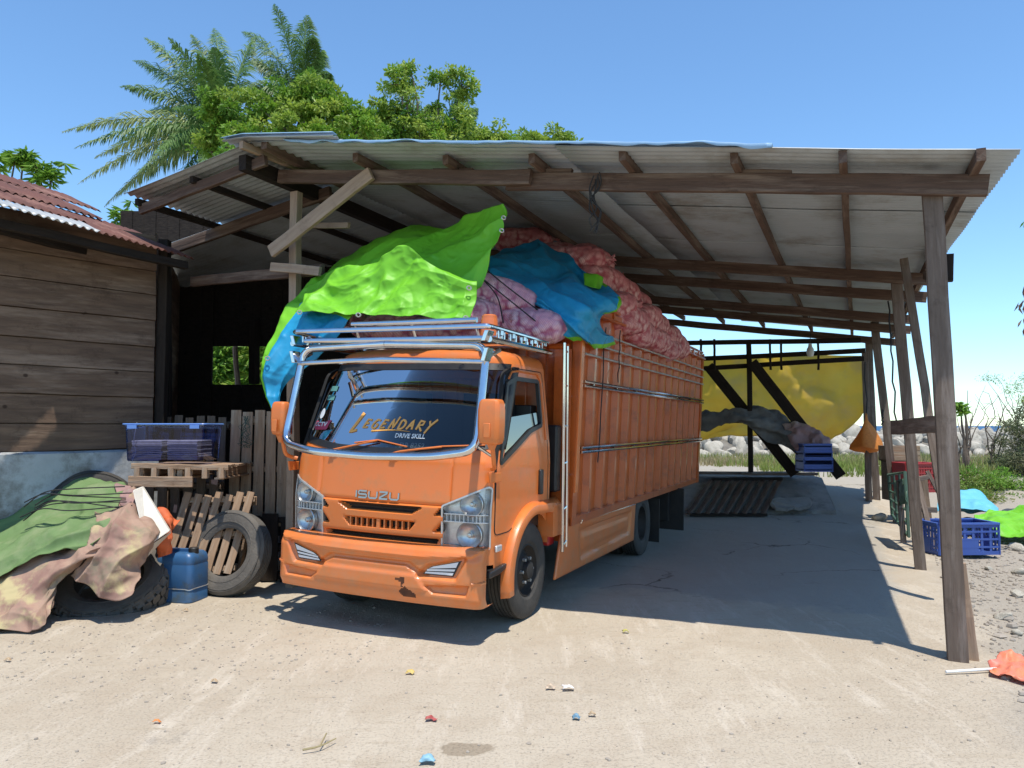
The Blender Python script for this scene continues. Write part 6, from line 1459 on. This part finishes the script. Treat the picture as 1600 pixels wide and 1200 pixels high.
# grass behind the shed
def grass(name,label,xr,yr,n,h,m,seed):
    rnd=random.Random(seed); mb=MB()
    for _ in range(n):
        x=rnd.uniform(*xr); y=rnd.uniform(*yr)
        if noise.noise(Vector((x*.6,y*.6,seed)))<-.12: continue
        z=hgt(x,y); a=rnd.uniform(0,6.28); hh=h*rnd.uniform(.5,1.3); d=Vector((math.cos(a),math.sin(a),0)); l=Vector((rnd.uniform(-.3,.3),rnd.uniform(-.3,.3),1))*hh
        p=Vector((x,y,z-.01)); mb.add([p-d*.012,p+d*.012,p+l*.6+d*.008,p+l*.6-d*.008,p+l+Vector((l.x,l.y,0))*.4],[(0,1,2,3),(3,2,4)])
    tag(mb.build(name,m,smooth=False),label,'grass',kind='stuff')
grass('grass','green grass growing behind the shed below the kerb',(5.5,21),(16.6,25),20000,.24,M['grass'],1)
grass('dry_grass','straw coloured dry grass at the foot of the kerb wall',(3,20),(21,25.1),9000,.22,M['strawgrass'],2)
# ================================================================ GROUND DETAIL
rnd=random.Random(5); PM=[]
def pebble(mb,p,s_,rnd):
    n=5; k=len(mb.v); rows=[]
    sx,sy,sz=[s_*rnd.uniform(.7,1.3) for _ in range(3)]; sz*=.6; a0=rnd.uniform(0,6)
    for f in (-.6,.1,.75):
        r=math.sqrt(1-f*f); rows.append([p+Vector((math.cos(a0+2*math.pi*i/n)*sx*r*rnd.uniform(.85,1.1),math.sin(a0+2*math.pi*i/n)*sy*r*rnd.uniform(.85,1.1),f*sz)) for i in range(n)])
    mb.grid(rows,closeu=True); mb.add(rows[-1],[tuple(range(n))])
gv=MB()
for _ in range(8500):
    q=rnd.random()
    if q<.68:  # right of the posts
        lv=rnd.uniform(-3,9); lu=.2+abs(rnd.gauss(.6,1.1)); p=S.w(Vector((lu,lv,0)))
    elif q<.82: p=Vector((rnd.uniform(-5,6),rnd.uniform(2.4,6.0),0))
    else: p=Vector((rnd.uniform(-5,-1),rnd.uniform(4.5,7.0),0))
    s_=.0035+.015*rnd.random()**3*(1.6 if q<.68 else .6)
    if q<.68 and rnd.random()<.06: s_*=2.2
    p.z=hgt(p.x,p.y)+s_*.2; pebble(gv,p,s_,rnd)
tag(gv.build('gravel',M['pebble']),'loose gravel and crumbs scattered over the dusty yard','gravel',kind='stuff')
stones=[(1567,962,.065,'rounded grey stone alone on the gravel right of the nearest post'),(1588,985,.05,'flat stone at the right edge just below the rounded one'),(1545,882,.05,'pale stone in front of the blue slatted crate'),(1590,888,.07,'dark stone lying at the right picture edge below the crate level'),
 (1590,925,.06,'brown stone at the right edge halfway to the rounded one'),(1380,792,.10,'pale rock beside the ramp corner, uppermost of the rocks there'),(1372,812,.13,'flat pale rock lowest by the ramp corner'),(1366,780,.12,'grey rock next to the ramp edge in the shadow line'),(1392,778,.08,'small rock between the ramp and the green frame'),(1590,855,.10,'pale stone on the gravel right of the crate under the green tarp')]
for x,y,s_,l in stones:
    p=gz(x,y,0); o=bpy.data.objects.new('stone',random.choice(RM)); COL.objects.link(o)
    o.location=(p.x,p.y,hgt(p.x,p.y)+s_*.35); o.scale=(s_*1.2,s_,s_*.6); o.rotation_euler=(.2,.3,random.uniform(0,6)); tag(o,l,'stone')
# litter
def scrap(x,y,sz,m,l,seed,name='litter_scrap'):
    sz*=.72; p=gz(x,y); p.z=hgt(p.x,p.y)+.010; a=sz; m_=MB()
    cloth(m_,[[p+Vector((-a,a*.6,0)),p+Vector((0,a*.7,.01)),p+Vector((a,a*.4,0))],[p+Vector((-a*.8,0,.01)),p+Vector((0,0,.02)),p+Vector((a*.9,0,0))],[p+Vector((-a,-a*.5,0)),p+Vector((0,-a*.4,.01)),p+Vector((a*.8,-a*.6,0))]],14,14,wr=sz*.35,wf=18,cr=sz*.3,cf=30,seed=seed)
    m_.v=[Vector((q.x,q.y,max(q.z,hgt(q.x,q.y)+.003))) for q in m_.v]; tag(m_.build(name,m,origin=p,solid=.002),l,'litter')
L2=lambda n,c:mat(n,c,.6)
for_y=[(674,1127,.045,(.38,.07,.06),'crumpled red scrap on the ground near the bottom middle'),(888,1080,.05,(.75,.7,.66),'torn white scrap on the ground right of the middle'),(900,1125,.03,(.15,.27,.36),'small blue scrap on the ground below the white one'),(668,1195,.05,(.22,.40,.50),'light blue scrap cut by the bottom picture edge'),(640,1055,.04,(.60,.42,.12),'ochre leaf-like scrap in the sunlit middle of the yard'),(978,990,.035,(.45,.40,.10),'yellowish leaf near the roof shadow edge'),(246,1132,.03,(.65,.22,.06),'small orange scrap on the ground at lower left'),(860,1078,.04,(.55,.42,.30),'brown paper scrap just left of the torn white scrap'),(860,1250,.01,(.3,.2,.1),'brown crumb')]
for i,(x,y,s_,c_,l) in enumerate(for_y[:-1]): scrap(x,y,s_,L2('litter_colour',c_),l,i+2)
# dry leaves left
for i,(x,y,l) in enumerate([(335,1066,'tan curled leaf on the ground left of centre'),(290,957,'dry leaf lying just in front of the jerrycan'),(12,1035,'dry leaf at the left picture edge'),(925,1120,'dry leaf near the small blue scrap'),(555,1212,'x')][:4]):
    scrap(x,y,.028,L2('dry_leaf',(.42,.30,.18)),l,i+20,'dry_leaf')
m_=MB(); p=[gz(473,1178),gz(500,1172),gz(525,1160)]; p=[q+Vector((0,0,.02)) for q in p]; m_.tube([interp(p,k/8) for k in range(9)],.006,5,r2=.003); m_.tube([p[1],gz(510,1155)+Vector((0,0,.03))],.004,4); tag(m_.build('twig',M['strawgrass'],origin=p[0]),'bent dry twig on the ground at bottom left of centre','twig')
# stick with pink cloth at right
a=gz(1478,1056)+Vector((0,0,.025)); b_=gz(1560,1052)+Vector((0,0,.03)); t=thing('pink_flag_stick','white stick with crumpled pink and orange plastic lying at the right edge','stick',a)
m_=MB(); m_.tube([a-a,b_-a],.009,8); m_.build('stick',M['wtext'],t)
m_=MB(); cloth(m_,[[gz(1545,1046)+Vector((0,0,.04)),gz(1570,1040)+Vector((0,0,.09)),gz(1600,1042)+Vector((0,0,.06)),gz(1650,1050)+Vector((0,0,.05))],[gz(1548,1060)+Vector((0,0,.02)),gz(1575,1066)+Vector((0,0,.03)),gz(1605,1072)+Vector((0,0,.02)),gz(1660,1075)+Vector((0,0,.02))]],26,40,wr=.02,wf=9,cr=.02,cf=12,seed=55); m_.v=[q-a for q in m_.v]
M['pinkpl']=mat('pink_plastic',(.80,.22,.20),.5,col2=(.85,.30,.10),scale=6,trans=.2); m_.build('plastic_sheet',M['pinkpl'],t,solid=.002)
